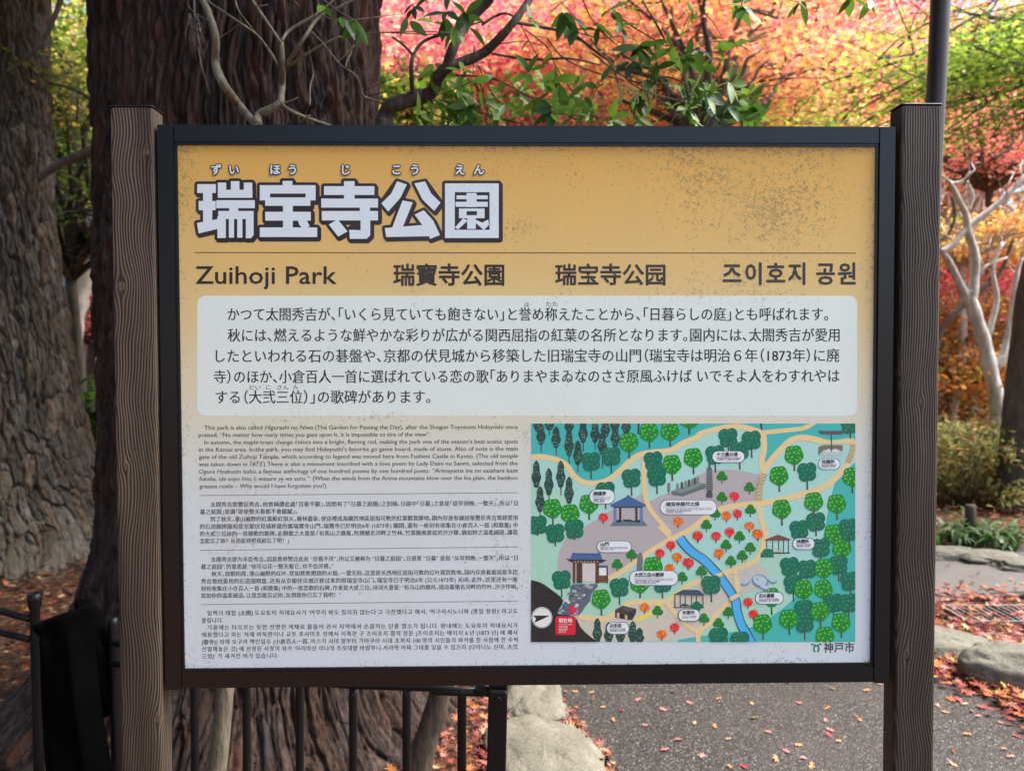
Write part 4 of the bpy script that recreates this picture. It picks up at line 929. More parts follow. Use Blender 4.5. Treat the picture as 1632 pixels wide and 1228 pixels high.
def leaf_cloud(shape, pos, scale, cols, rs, tilt=0.7, curl=0.25):
    LV, LF = shape; n = len(pos); R = rots(rs, n, tilt)
    lv = LV[None].repeat(n, 0).copy(); cu = (rs.rand(n)*1.4-0.5)*curl*2
    lv[:, :, 2] += cu[:, None]*(lv[:, :, 0]**2+lv[:, :, 1]**2)*1.6
    W = np.einsum('nij,nkj->nki', R, lv)*np.asarray(scale)[:, None, None]+pos[:, None, :]
    V = W.reshape(-1, 3); F = (LF[None]+(np.arange(n)*len(LV))[:, None, None]).reshape(-1, 3)
    return V, F, np.repeat(cols, len(LV), 0)
def leaves_obj(name, parent, shape, pos, size, cols, rs, mat='leaf', tilt=0.7, curl=0.25):
    sc = size*(0.65+0.7*rs.rand(len(pos)))
    V, F, C = leaf_cloud(shape, pos, sc, cols, rs, tilt, curl)
    me = mesh_np(name, V, F.ravel(), np.full(len(F), 3), C)
    return link(name, me, parent, [M[mat]])
def pick(rs, n, pal, w=None, jit=0.22):
    pal = np.array(pal, float); i = rs.choice(len(pal), n, p=w); c = pal[i]*(1+jit*(rs.rand(n, 1)*2-1)); c = c*(1+0.1*(rs.rand(n, 3)*2-1)); return np.clip(c, 0.003, 0.95)
RED = (0.85, 0.12, 0.13); HOT = (0.90, 0.16, 0.24); CORAL = (0.92, 0.31, 0.22); SALMON = (0.93, 0.48, 0.36); ORANGE = (0.92, 0.43, 0.13); GOLD = (0.93, 0.64, 0.18); YELLOW = (0.90, 0.78, 0.28); LIME = (0.45, 0.55, 0.08); GREEN = (0.17, 0.30, 0.04); DGREEN = (0.06, 0.12, 0.02); OLIVE = (0.24, 0.25, 0.04); RUST = (0.45, 0.16, 0.03)

# ------------------------------------------------------------------ trunks
def trunk_mesh(name, path, prof, mat, parent, n=240, m_=420, amp=0.02, fib=26, vs=0.09, seed=0, lobes=(), coarse=0.0, cell=None):
    """path: rows (x, y, z); prof: radius at each row"""
    P = spline(np.column_stack([path, prof]), max(1, n//(len(path)-1))); n = len(P)
    th = np.linspace(0, 2*math.pi, m_, endpoint=False)
    cx, cy, cz, r = (P[:, i][:, None] for i in range(4))
    th_ = th[None, :]+0*cz
    R = r+0*th_
    for (a0, wd, am, fall) in lobes:
        dd = np.cos(th_-a0); R = R*(1+am*np.clip(dd, 0, 1)**wd*np.exp(-np.clip(cz+0.05, 0, None)/fall))
    X0 = R*np.cos(th_); Y0 = R*np.sin(th_); Z = cz+0*th_
    rn = float(np.median(prof)); CT = rn*np.cos(th_); ST_ = rn*np.sin(th_)
    Q = np.stack([CT, ST_, Z*vs], -1).reshape(-1, 3)
    wq = fbm(np.stack([CT.ravel()*2+5, ST_.ravel()*2, Z.ravel()*1.2+seed], 1), 3)-0.47
    wz = fbm(np.stack([CT.ravel()*9, ST_.ravel()*9, Z.ravel()*5+seed*2], 1), 3)-0.47
    tone = np.ones((len(Q), 3))
    Qw = Q+np.stack([wq*0.07, wq*0.05, wq*0], 1)
    f = fib/2.2
    n3 = noise3(Qw*f*4.6+62); n4 = noise3(Qw*np.array([f*9, f*9, f*14])+11)
    if cell:
        # bark strips: staggered long cells, each with its own height and tone
        cw, ch = cell; NU = max(6, int(round(2*math.pi*rn/cw)))
        d = np.zeros(len(Q))
        for lev, (k, wt) in enumerate(((1, 1.0), (2, 0.45))):
            nu = NU*k
            u = (th_.ravel()/(2*math.pi))*nu+wq*nu*0.16/rn*0.35+wz*1.3; v = Z.ravel()/ch*(1 if k == 1 else 1.6)+wz*1.0+wq*2
            iu = np.floor(u).astype(np.int64); iv = np.floor(v).astype(np.int64); f1 = np.full(len(u), 9.0); f2 = f1.copy(); idh = np.zeros(len(u)); idt = np.zeros(len(u)); vy = np.zeros(len(u))
            for du in (-1, 0, 1):
                for dv in (-1, 0, 1):
                    cu = iu+du; cv = iv+dv; cm = cu % nu; jx = _h(cm, cv, cm*0+seed+lev*7); jy = _h(cm, cv, cm*0+seed+50+lev); dx = (cu+0.1+0.8*jx-u); dy = (cv+jy-v)
                    dd = np.abs(dx)**1.4+np.abs(dy*0.9)**2.0; cl_ = dd < f1
                    f2 = np.where(cl_, f1, np.minimum(f2, dd)); idh = np.where(cl_, _h(cm, cv, cm*0+seed+90), idh); idt = np.where(cl_, _h(cm, cv, cm*0+seed+130), idt); vy = np.where(cl_, -dy, vy); f1 = np.where(cl_, dd, f1)
            e = np.clip((f2-f1)*3.2, 0, 1); e = e*e*(3-2*e)
            d += wt*(0.75*e+0.75*idh-0.28*vy-0.75)
            if lev == 0:
                br_ = 0.72+0.62*idt; rd = (idh-0.5)*0.30
                tone = np.stack([br_*(1+rd*0.6), br_, br_*(1-rd*0.5)], 1)
        d += 0.45*n3+0.25*n4-0.3
    else:
        d = 0.55*noise3(Qw*f+seed*13)+0.35*n3+0.12*n4-0.5
    if coarse: d += coarse*(fbm(np.stack([CT.ravel()*7, ST_.ravel()*7, Z.ravel()*2.6+seed], 1), 4)-0.47)
    big = fbm(np.stack([X0.ravel()*1.8, Y0.ravel()*1.8, Z.ravel()*0.7+seed*3], 1), 3)-0.44
    R = R.ravel()+amp*d*2+big*0.22*np.minimum(R.ravel(), 0.6)
    V = np.stack([cx.repeat(m_, 1).ravel()+R*np.cos(th_).ravel(), cy.repeat(m_, 1).ravel()+R*np.sin(th_).ravel(), Z.ravel()], 1)
    F = grid_faces(n, m_)
    me = mesh_np(name, V, F.ravel(), np.full(len(F), 4), tone, smooth=True)
    return link(name, me, parent, [M[mat]])
# the great cedar behind the board
cedar = empty("cedar_tree", (-1.17, 3.2, 0)); tag(cedar, "huge dark reddish cedar trunk with fibrous bark directly behind the board", "tree")
zz = [-0.3, 0.0, 0.25, 0.55, 0.9, 1.4, 2.2, 3.2, 4.6, 6.5]; rr_ = [0.95, 0.82, 0.69, 0.60, 0.555, 0.535, 0.54, 0.555, 0.54, 0.50]
trunk_mesh("trunk", np.array([(-1.14 if z < 1 else -1.155, 3.2, z) for z in zz]), rr_, 'cedar', cedar, 760, 1100, 0.0135, 54, 0.12, 3, lobes=((rad(195), 6, 0.42, 0.42), (rad(300), 5, 0.12, 0.3), (rad(250), 8, 0.15, 0.3), (rad(350), 6, 0.1, 0.3)), coarse=0.6, cell=(0.05, 0.30))
rs = np.random.RandomState(3)
n = 9000; a = rs.rand(n)*2*math.pi; rr2 = 1.2+2.6*rs.rand(n)**0.7; pos = np.stack([-1.17+rr2*np.cos(a), 3.2+rr2*np.sin(a)*0.9, 6.2+rs.rand(n)*2.2-0.25*rr2], 1)
leaves_obj("crown", cedar, KITE, pos, 0.22, pick(rs, n, [DGREEN, (0.05, 0.09, 0.025)]), rs, 'leaf', 0.5)
old = empty("old_tree", (-4.3, 6.0, 0)); tag(old, "massive grey brown tree with deeply furrowed bark at the left edge", "tree")
trunk_mesh("trunk", np.array([(-4.25, 6.0, -0.3), (-4.25, 6.0, 0.0), (-4.28, 6.0, 0.35), (-4.34, 6.0, 0.9), (-4.38, 6.0, 1.8), (-4.40, 6.0, 3.0), (-4.42, 6.0, 4.5), (-4.45, 6, 6.5)]), [1.12, 0.98, 0.86, 0.77, 0.67, 0.60, 0.58, 0.55], 'oldbark', old, 640, 900, 0.017, 44, 0.2, 8, lobes=((rad(320), 5, 0.2, 0.35), (rad(260), 6, 0.12, 0.35)), coarse=0.8, cell=(0.075, 0.24))
n = 6000; a = rs.rand(n)*2*math.pi; rr2 = 1.0+2.4*rs.rand(n); pos = np.stack([-4.4+rr2*np.cos(a), 6.0+rr2*np.sin(a), 6.5+rs.rand(n)*2.5-0.2*rr2], 1)
leaves_obj("crown", old, KITE, pos, 0.16, pick(rs, n, [DGREEN, GREEN]), rs, 'leaf', 0.5)
dk = empty("maple_tree", (5.28, 7.7, 0)); tag(dk, "dark smooth trunk leaning at the right edge above the strap leaved plants", "tree")
trunk_mesh("trunk", np.array([at(1632, 850, 7.7), at(1638, 760, 7.7), at(1656, 570, 7.7), at(1680, 400, 7.7), at(1750, 200, 7.7), at(1830, -100, 7.7)]), [0.36, 0.29, 0.27, 0.25, 0.23, 0.18], 'greybark', dk, 120, 120, 0.006, 20, 0.3, 5)

# ------------------------------------------------------------------ maples
def limb_net(fork, centers, r0, rs, mb):
    for c in centers:
        a = np.asarray(fork); b = np.asarray(c); k = 5
        pts = []
        L_ = np.linalg.norm(b-a)
        for i in range(k+1):
            t = i/k; p_ = a+(b-a)*t+np.array([0, 0, 0.18*L_*math.sin(math.pi*t)*0.6]); p_ = p_+rs.randn(3)*0.05*L_*math.sin(math.pi*t); pts.append(p_)
        mb.tube(pts, [max(0.006, r0*(1-0.85*i/k)) for i in range(k+1)], 6)
        for _ in range(7):
            j = rs.randint(1, k+1); e = pts[j]+rs.randn(3)*np.array([0.35, 0.35, 0.18])*min(1.5, L_*0.5); mid_ = (pts[j]+e)/2+rs.randn(3)*0.06
            mb.tube([pts[j], mid_, e], [r0*0.22, r0*0.15, 0.004], 5)
def maple(label, base, ctr, R, H, pal, w, n, size, r0=0.1, shape=KITE, nc=34, mat='palebark', seed=0, sig=0.5, cat="tree", name="maple_tree", group="maples in autumn colour", fork=None, tilt=0.7):
    rs = np.random.RandomState(100+seed)
    bz = soil_z(*base); root = empty(name, (base[0], base[1], bz)); tag(root, label, cat, group)
    ctr = np.array(ctr, float)
    cl = []
    while len(cl) < nc:
        q = rs.rand(3)*2-1
        if 0.15 < (q**2).sum() < 1: cl.append(ctr+q*np.array([R, R, H]))
    cl = np.array(cl)
    fk = np.array(fork) if fork is not None else np.array([base[0]*0.6+ctr[0]*0.4, base[1]*0.6+ctr[1]*0.4, max(bz+0.9, ctr[2]-H*1.15)])
    mb = MB(); b0 = np.array([base[0], base[1], bz-0.15]); md = (b0+fk)/2+rs.randn(3)*np.array([0.10, 0.1, 0])
    mb.tube(spline([b0, md, fk], 5), np.linspace(r0*1.35, r0*0.8, 11), 12); mb.build("trunk", M[mat], root, True)
    mb = MB(); limb_net(fk, cl, r0*0.55, rs, mb); mb.build("limbs", M[mat], root, True)
    ci = rs.randint(0, nc, n); sg = np.array([sig, sig, sig*0.22])*(R/2.0)
    pos = cl[ci]+rs.randn(n, 3)*sg
    # each pad of foliage keeps a colour of its own
    cp = pick(rs, nc, pal, w, 0.28)[ci]; cols = np.where(rs.rand(n, 1) < 0.85, cp*(1+0.25*(rs.rand(n, 1)-0.5)), pick(rs, n, pal, w))
    leaves_obj("crown", root, shape, pos, size, np.clip(cols, 0.003, 0.93), rs, 'leaf', tilt)
    return root
T = [
 # label, base, centre, R, H, palette, weights, n, size, r0
 ("hot pink and salmon maple beyond the cedar trunk", (-0.6, 11.5), (-0.7, 11.5, 5.9), 2.6, 1.6, [HOT, SALMON, RED, CORAL], [.35, .4, .1, .15], 17000, .075, .10),
 ("salmon orange maple in the middle, seen above the title", (0.7, 10.2), (1.2, 10.2, 5.6), 2.2, 1.4, [SALMON, CORAL, HOT, ORANGE], [.35, .2, .33, .12], 16000, .07, .08),
 ("golden orange maple with a dark trunk above the board", (1.62, 7.0), (2.3, 8.2, 4.9), 1.8, 1.0, [ORANGE, GOLD, SALMON, CORAL], [.3, .25, .2, .25], 10000, .06, .085),
 ("coral red maple above the right half of the board", (4.4, 12.2), (4.2, 12.2, 6.7), 2.6, 1.6, [CORAL, HOT, SALMON, ORANGE], [.35, .25, .3, .1], 19000, .07, .1),
 ("yellow maple low behind the board", (2.9, 10.4), (2.9, 10.6, 4.9), 1.9, 0.8, [YELLOW, GOLD, LIME], [.4, .35, .25], 9000, .065, .07),
 ("deep red maple far behind the coral one", (5.5, 16), (5.6, 16, 8.8), 3.2, 2.2, [RED, HOT, CORAL], [.4, .3, .3], 17000, .09, .12),
 ("orange maple far back in the middle", (1.5, 17), (1.6, 17, 8.6), 3.4, 2.2, [ORANGE, SALMON, HOT], [.2, .5, .3], 17000, .09, .12),
 ("pink maple far back behind the cedar", (-2.5, 17), (-2.4, 17, 8.4), 3.4, 2.4, [HOT, SALMON, CORAL], [.35, .4, .25], 17000, .09, .12),
 ("orange and gold maple on the rise at far right", (8.8, 14.5), (8.4, 14.2, 5.6), 2.6, 2.2, [ORANGE, GOLD, CORAL], [.4, .3, .3], 16000, .075, .1),
 ("coral pink maple spreading right of the right post", (7.6, 11.6), (7.0, 11.3, 4.85), 1.7, 0.6, [CORAL, SALMON, HOT], [.45, .3, .25], 6500, .06, .07),
 ("orange maple pad hanging low right of the right post", (5.9, 10.2), (6.6, 10.2, 3.2), 1.2, 0.3, [ORANGE, GOLD], [.5, .5], 4200, .06, .05),
 ("scarlet maple low behind the pale forked trunk", (7.2, 11.6), (7.1, 11.6, 2.7), 1.8, 0.6, [RED, HOT, ORANGE], [.3, .4, .3], 7000, .065, .07),
 ("rust and olive bush low behind the pale forked trunk", (6.4, 10.8), (6.5, 10.8, 1.75), 1.3, 0.6, [RUST, OLIVE, ORANGE, GOLD], [.35, .3, .2, .15], 9000, .06, .05),
 ("olive and gold maple high behind the left post", (-6.0, 9.8), (-5.9, 9.8, 5.2), 1.9, 1.3, [OLIVE, LIME, GREEN, GOLD], [.32, .2, .4, .08], 11000, .07, .09),
 ("yellow green maple far behind the left trunk", (-8.2, 14.5), (-8.2, 14.5, 6.6), 2.6, 2.3, [LIME, GREEN, ORANGE], [.45, .4, .15], 12000, .09, .1),
 ("pink maple low in the gap beside the left post", (-7.0, 12.4), (-7.1, 12.4, 2.7), 1.8, 1.0, [HOT, SALMON, OLIVE], [.45, .35, .2], 9000, .075, .07),
]
for i, t in enumerate(T):
    maple(t[0], t[1], t[2], t[3], t[4], t[5], t[6], t[7], t[8], t[9], seed=i, mat=('greybark' if i in (2, 0, 6, 7, 13, 15) else 'palebark') if i not in (3, 9) else 'greybark')
# broad screen of farther maples up the slope
farp = [[CORAL, ORANGE, SALMON], [RED, HOT, CORAL], [GOLD, YELLOW, LIME], [ORANGE, GOLD, SALMON], [SALMON, HOT, CORAL]]
nm = ["coral", "crimson", "yellow", "orange", "pink"]
for i, (x, y) in enumerate(((-15, 22), (-10.5, 24), (-6, 23), (-1, 25), (3.5, 24), (8, 25), (13, 23), (17.5, 22), (21, 26), (-4, 32), (6, 33), (15, 33))):
    k = (i*2+1) % 5
    maple(f"distant {nm[k]} maple crown on the slope, {['leftmost', 'second from the left', 'third from the left', 'beyond the cedar', 'in the middle', 'right of the middle', 'beyond the lamp pole', 'toward the right', 'at the far right', 'in the back row left', 'in the back row middle', 'in the back row right'][i]}",
          (x, y), (x, y, 6.8+rise(np.array(y))*0.75), 4.0, 3.6, farp[k], None, 13000, .15, .16, seed=50+i, mat='greybark', group="distant maples on the slope", nc=34)
# green maple boughs, right, with real lobed leaves
maple("green maple with layered leafy boughs beside the brown pole", (6.8, 7.2), (3.62, 6.6, 3.75), 1.15, 0.42, [GREEN, LIME, (0.30, 0.42, 0.06)], [.45, .3, .25], 5200, .062, .06, shape=STAR5, nc=30, seed=80, mat='greybark', fork=(5.6, 7.0, 4.3), sig=0.42)
maple("green and reddish maple boughs at the upper right corner", (7.6, 8.2), (4.75, 6.9, 4.25), 1.25, 0.7, [GREEN, LIME, (0.30, 0.42, 0.06), CORAL], [.42, .25, .2, .13], 5200, .062, .06, shape=STAR5, nc=26, seed=81, mat='greybark', fork=(6.4, 7.4, 3.9), sig=0.42)
# left green boughs
maple("dim green maple boughs between the two great trunks", (-4.9, 8.2), (-4.1, 7.0, 3.55), 1.1, 1.0, [GREEN, OLIVE, (0.30, 0.38, 0.05), GOLD], [.45, .3, .17, .08], 6500, .065, .07, shape=STAR5, nc=26, seed=82, mat='greybark', sig=0.45)

# forked pale maple, right
pm = empty("maple_tree", tuple(at(1597, 720, 8.6)*np.array([1, 1, 0]))); tag(pm, "pale mottled forked maple trunk to the right of the right post", "tree")
def z5(x, y): return (1400+x/2.047, y/2.047)
def pxtube(mb, q, pts, d, w, sc, n=10):
    """pts in picture spots, w widths in picture pixels"""
    P = [at(*q(x, y), d) for (x, y) in pts]; ws = np.interp(np.linspace(0, 1, len(pts)), np.linspace(0, 1, len(w)), w)
    S = spline(np.column_stack([P, ws/sc/F_PX*d/2]), 5); jj = noise3(S[:, :3]*9)-0.5; S[:, 0] += 0.03*(noise3(S[:, :3]*4+9)-0.5)*min(1, ws[0]/20); mb.tube(S[:, :3], list(S[:, 3]*0.92*(1+0.35*jj)), n)
D8 = 8.6
mb = MB(); pxtube(mb, z5, [(405, 1560), (400, 1400), (385, 1300), (370, 1228), (350, 1130), (322, 1050), (305, 990), (298, 945)], D8, (75, 62, 52, 48, 46, 43, 42, 30), 2.047)
mb.build("trunk", M['mottled'], pm, True)
for pts, w in (([(300, 985), (311, 925), (315, 830), (292, 760), (286, 700), (262, 650), (232, 590)], (38, 33, 26, 20, 14)), ([(303, 1000), (255, 900), (212, 830), (170, 790)], (34, 24, 20, 16)), ([(200, 822), (240, 800), (290, 742), (370, 680), (475, 580), (560, 500)], (24, 22, 22, 16)),
               ([(380, 1200), (430, 1140), (480, 1090), (540, 1000)], (34, 30, 24)), ([(292, 690), (308, 640), (290, 590)], (16, 8)), ([(355, 1100), (385, 980), (372, 880), (405, 790)], (24, 16, 12)), ([(330, 900), (350, 870), (420, 840)], (14, 8)), ([(232, 600), (275, 590), (300, 560)], (12, 6)), ([(400, 1180), (430, 1060), (450, 900), (470, 840)], (26, 20, 12))):
    mb = MB(); pxtube(mb, z5, pts, D8, w, 2.047); mb.build("branch", M['mottled'], pm, True)
mb = MB(); rr = random.Random(31)
for x, y in ((232, 590), (300, 560), (286, 650), (275, 590), (475, 580), (420, 640), (370, 680), (540, 1000), (480, 1090), (405, 790), (372, 880), (420, 840), (470, 840), (450, 900), (310, 850), (250, 790), (430, 620), (205, 830), (290, 742), (345, 870)):
    for _ in range(1):
        x1, y1 = x+rr.uniform(-30, 45), y-rr.uniform(15, 70); x2, y2 = x1+rr.uniform(-25, 35), y1-rr.uniform(10, 50)
        mb.tube([at(*z5(x, y), D8), at(*z5(x1, y1), D8+rr.uniform(-.15, .15)), at(*z5(x2, y2), D8+rr.uniform(-.3, .3))], [0.012, 0.007, 0.003], 5)
mb.build("twigs", M['mottled'], pm, True)["kind"] = "stuff"
dm = empty("maple_tree", tuple(at(1500, 700, 9.4)*np.array([1, 1, 0]))); tag(dm, "thin dark curved maple stems behind the pale forked trunk", "tree")
for pts, w in (([(120, 1300), (180, 1150), (210, 1065), (270, 1000), (330, 950), (395, 890), (440, 780)], (26, 24, 20, 10)), ([(190, 790), (230, 760), (250, 700), (240, 640)], (14, 10)), ([(220, 250), (300, 210), (380, 155), (430, 90), (475, 40)], (10, 12)), ([(220, 165), (290, 120), (350, 60), (390, 0)], (8, 8)), ([(380, 155), (362, 220), (375, 280)], (6, 4)), ([(370, 520), (430, 480), (440, 420)], (10, 6))):
    mb = MB(); pxtube(mb, z5, pts, 7.4 if pts[0][1] < 300 else 9.4, w, 2.047, 8); mb.build("branch", M['greybark'], dm, True)
# leaning trunks left
lt = empty("leaning_tree", tuple(at(100, 640, 8.2)*np.array([1, 1, 0]))); tag(lt, "grey mottled trunk leaning to the right in the gap left of the post", "tree")
mb = MB(); idn = lambda x, y: (x, y)
pxtube(mb, idn, [(85, 760), (100, 600), (112, 500), (135, 420), (165, 350), (195, 280), (235, 180)], 8.2, (60, 50, 48, 44, 40), 1.0, 16); mb.build("trunk", M['palebark'], lt, True)
lt2 = empty("leaning_tree", tuple(at(90, 640, 9.4)*np.array([1, 1, 0]))); tag(lt2, "dull brown trunk behind the leaning grey one, crossed by a dark bough", "tree")
mb = MB(); pxtube(mb, idn, [(70, 760), (80, 500), (95, 400), (112, 320), (120, 250), (100, 100)], 9.4, (56, 50, 46, 40), 1.0, 16); mb.build("trunk", M['greybark'], lt2, True)
mb = MB(); pxtube(mb, idn, [(60, 285), (85, 268), (120, 250), (150, 238), (178, 222), (240, 190)], 5.0, (13, 15, 14, 12), 1.0, 10); mb.build("branch", M['greybark'], lt2, True)
mb = MB(); pxtube(mb, idn, [(10, 115), (40, 95), (70, 62), (90, 20), (102, -20)], 4.6, (4, 5, 8, 9), 1.0, 8); mb.build("branch", M['greybark'], lt2, True)
mb = MB(); pxtube(mb, idn, [(78, 133), (110, 140), (140, 155), (176, 185)], 5.2, (4, 6, 6), 1.0, 8); mb.build("branch", M['greybark'], lt2, True)
mb = MB(); c_ = at(112, 494, 7.95); mb.frame(c_, (0.96, 0, -0.27), (0, 1, 0), (0.27, 0, 0.96), 0.10, 0.012, 0.018, 0.005)
tag(mb.build("trunk_label", mat_plain("white_plastic_strip", (0.6, 0.62, 0.63), 0.4)), "white strip tied on the leaning grey trunk", "tag")

# unseen evergreens added behind left to darken the frame's reflections and dim the board
for i, (x, y, zc, R_, H_) in enumerate(((-5.2, -3.6, 4.6, 2.4, 3.2), (-8.5, -1.0, 5.2, 2.6, 3.8))):
    maple(["broad dark evergreen behind the viewer at left", "dark evergreen at the left beside the viewer"][i], (x, y), (x, y, zc), R_, H_, [DGREEN, (0.05, 0.08, 0.025)], None, 9000, .2, .2, seed=90+i, mat='cedar', name="evergreen_tree", group="evergreens behind the viewer", nc=60, sig=0.6)
# ------------------------------------------------------------------ brown pole
mb = MB(); a = at(1446, 1062, 3.75); b = at(1491, 170, 3.75); c_ = at(1500, -20, 3.75); a[2] = -0.1; top = b+(c_-b)*5
mb.tube([a, b, c_, top], [0.042, 0.044, 0.047, 0.047], 24)
pl = mb.build("lamp_pole", M['pole'], None, True); tag(pl, "slim dark brown metal pole rising behind the right post", "pole")

# ------------------------------------------------------------------ black fence
F0 = np.array([-0.035, 1.60]); F1 = np.array([-1.40, 2.14])       # right end, left end
def fl(px):
    """where the sight line at this picture column meets the fence line"""
    k = (px-CX)/F_PX; d = F1-F0; t = (F0[0]-k*F0[1])/(k*d[1]-d[0]); return F0+d*t
fence = empty("metal_fence", (float(F0[0]), float(F0[1]), 0)); tag(fence, "black steel railing with round bars standing behind the left half of the board", "fence")
def post3(pxt, pxb, r, ztop, name="post", lab=None, flare=False):
    a = fl(pxb); b = fl(pxt); pts = [(a[0], a[1], -0.1), ((a[0]+b[0])/2, (a[1]+b[1])/2, ztop*0.5), (b[0], b[1], ztop-0.05), (b[0], b[1], ztop-0.02), (b[0], b[1], ztop)]
    m_ = MB(); m_.tube(pts, [r, r, r, r*(1.45 if flare else 1), r*(1.5 if flare else 0.9)], 16)
    return m_.build(name, M['black_metal'], fence, True)
def zat(px, py): q = fl(px); return at(px, py, q[1])[2]
zt_ = zat(790, 1088)+0.01
mb = MB(); a = fl(777); b = fl(792); mb.frame(((a[0]+b[0])/2, a[1], zt_/2-0.05), (1, 0, 0), (0, 1, 0), np.array([b[0]-a[0], 0, zt_*1.0])/np.linalg.norm([b[0]-a[0], 0, zt_]), 0.021, 0.014, zt_/2+0.05, 0.004); mb.build("post", M['black_metal'], fence)
mb = MB(); q = fl(790); mb.frame((q[0]+0.004, q[1]-0.018, zat(790, 1106)), (1, 0, 0), (0, 1, 0), (0, 0, 1), 0.019, 0.006, 0.016, 0.004); mb.tube([(q[0]+0.004, q[1]-0.03, zat(790, 1106)), (q[0]+0.004, q[1]-0.022, zat(790, 1106))], [0.007, 0.008], 6); mb.build("bracket", M['black_metal'], fence)
for px in (303, 387, 472.5, 558.5, 645, 734, 224, 256): 
    post3(px, px-3, 0.0102, zat(px, 1096 if px > 500 else 1080) , "bar")
post3(174, 177, 0.014, zat(174, 983), "post"); post3(48, 50, 0.0135, zat(48, 945), "post", flare=True)
def rail(pts, r, name="rail", n=10):
    P = []
    for px, py in pts: q = fl(px); P.append(at(px, py, q[1]-0.0))
    m_ = MB(); m_.tube(P, r, n); return m_.build(name, M['black_metal'], fence, True)
rail([(786, 1104), (772, 1100), (760, 1099)], 0.011); rail([(765, 1099), (690, 1097), (560, 1093), (300, 1075)], 0.0062); rail([(770, 1103), (700, 1101.5), (690, 1101)], 0.0085)
rail([(-60, 955), (0, 973), (48, 986)], 0.0095); rail([(-60, 990), (0, 1007), (48, 1018)], 0.0095)
rail([(135, 1013), (176, 1022), (300, 1040)], 0.0095); rail([(135, 1047), (176, 1055), (300, 1075)], 0.0095)
# black cloth cover hung on the rail
def cloth(name, label, outline_l, outline_r, d, bulge, seed):
    n = 40; m_ = 22; L_ = spline(np.array(outline_l, float), 8); R_ = spline(np.array(outline_r, float), 8)
    tl = np.linspace(0, 1, n); L2 = np.stack([np.interp(tl, np.linspace(0, 1, len(L_)), L_[:, i]) for i in (0, 1)], 1); R2 = np.stack([np.interp(tl, np.linspace(0, 1, len(R_)), R_[:, i]) for i in (0, 1)], 1)
    front = []; back = []
    for i in range(n):
        for j in range(m_):
            t = j/(m_-1); p = L2[i]*(1-t)+R2[i]*t; yy = d-bulge*math.sin(math.pi*t)*(0.4+0.6*min(1, i/8))
            q = at(p[0], p[1], d); nz = noise3(np.array([[t*5+seed, i*0.12, seed]]))[0]-0.5
            front.append((q[0], yy+0.035*nz, q[2])); back.append((q[0], d+0.03+bulge*0.5*math.sin(math.pi*t), q[2]))
    V = np.array(front+back); f = grid_faces(n, m_, False); F = [tuple(int(v) for v in q[::-1]) for q in f]+[tuple(int(v)+n*m_ for v in q) for q in f]
    b = n*m_
    ring = [j for j in range(m_)]+[i*m_+m_-1 for i in range(1, n)]+[(n-1)*m_+j for j in range(m_-2, -1, -1)]+[i*m_ for i in range(n-2, 0, -1)]
    F += [(ring[k], ring[(k+1) % len(ring)], ring[(k+1) % len(ring)]+b, ring[k]+b) for k in range(len(ring))]
    mb = MB(); mb.add(V, F); return tag(mb.build(name, M['cloth'], None, True), label, "cover")
cloth("cloth_cover", "black cloth cover draped over the fence left of the brown post", [(57, 994), (62, 1040), (67, 1120), (72, 1250)], [(141, 968), (143, 1040), (152, 1130), (172, 1250)], 1.93, 0.04, 1)
cloth("cloth_cover", "short black cloth fold hanging behind the fence post beside the larger cover", [(118, 958), (122, 1040), (150, 1150)], [(150, 975), (178, 1050), (182, 1135)], 2.02, 0.02, 4)

# ------------------------------------------------------------------ evergreen shrubs between board and cedar
LV_ = []
def lance(nv=6, wid=0.215, fold=0.05, droop=0.12):
    V = []; 
    for i in range(nv):
        t = i/(nv-1); w = wid*math.sin(math.pi*min(1, t*0.93+0.04))**0.8*(1-0.25*t); y = t; z = -droop*t*t
        V += [(-w, y, z+fold*w/wid), (0, y, z), (w, y, z+fold*w/wid)]
    F = []
    for i in range(nv-1):
        a = i*3; F += [(a, a+1, a+4, a+3), (a+1, a+2, a+5, a+4)]
    return V, F
LEAFV, LEAFF = lance()
leaf_meshes = []
LCOL = ((0.045, 0.105, 0.02), (0.075, 0.17, 0.025), (0.14, 0.27, 0.035), (0.24, 0.38, 0.05), (0.06, 0.125, 0.06), (0.28, 0.40, 0.07))
for i, c in enumerate(LCOL):
    me = mesh_np("leaf", np.array(LEAFV), np.array(LEAFF).ravel(), [4]*len(LEAFF), np.array([c]*len(LEAFV)), smooth=True); me.materials.append(M['gloss']); leaf_meshes.append(me)
rs = np.random.RandomState(21)
LEAVES = []
def one_leaf(root, p, d, up, L_, mi): LEAVES.append((root, p, d, up, L_, mi))
def frame_of(d, up):
    d = d/np.linalg.norm(d); x = np.cross(d, up); x /= np.linalg.norm(x)+1e-9; return x, d, np.cross(x, d)
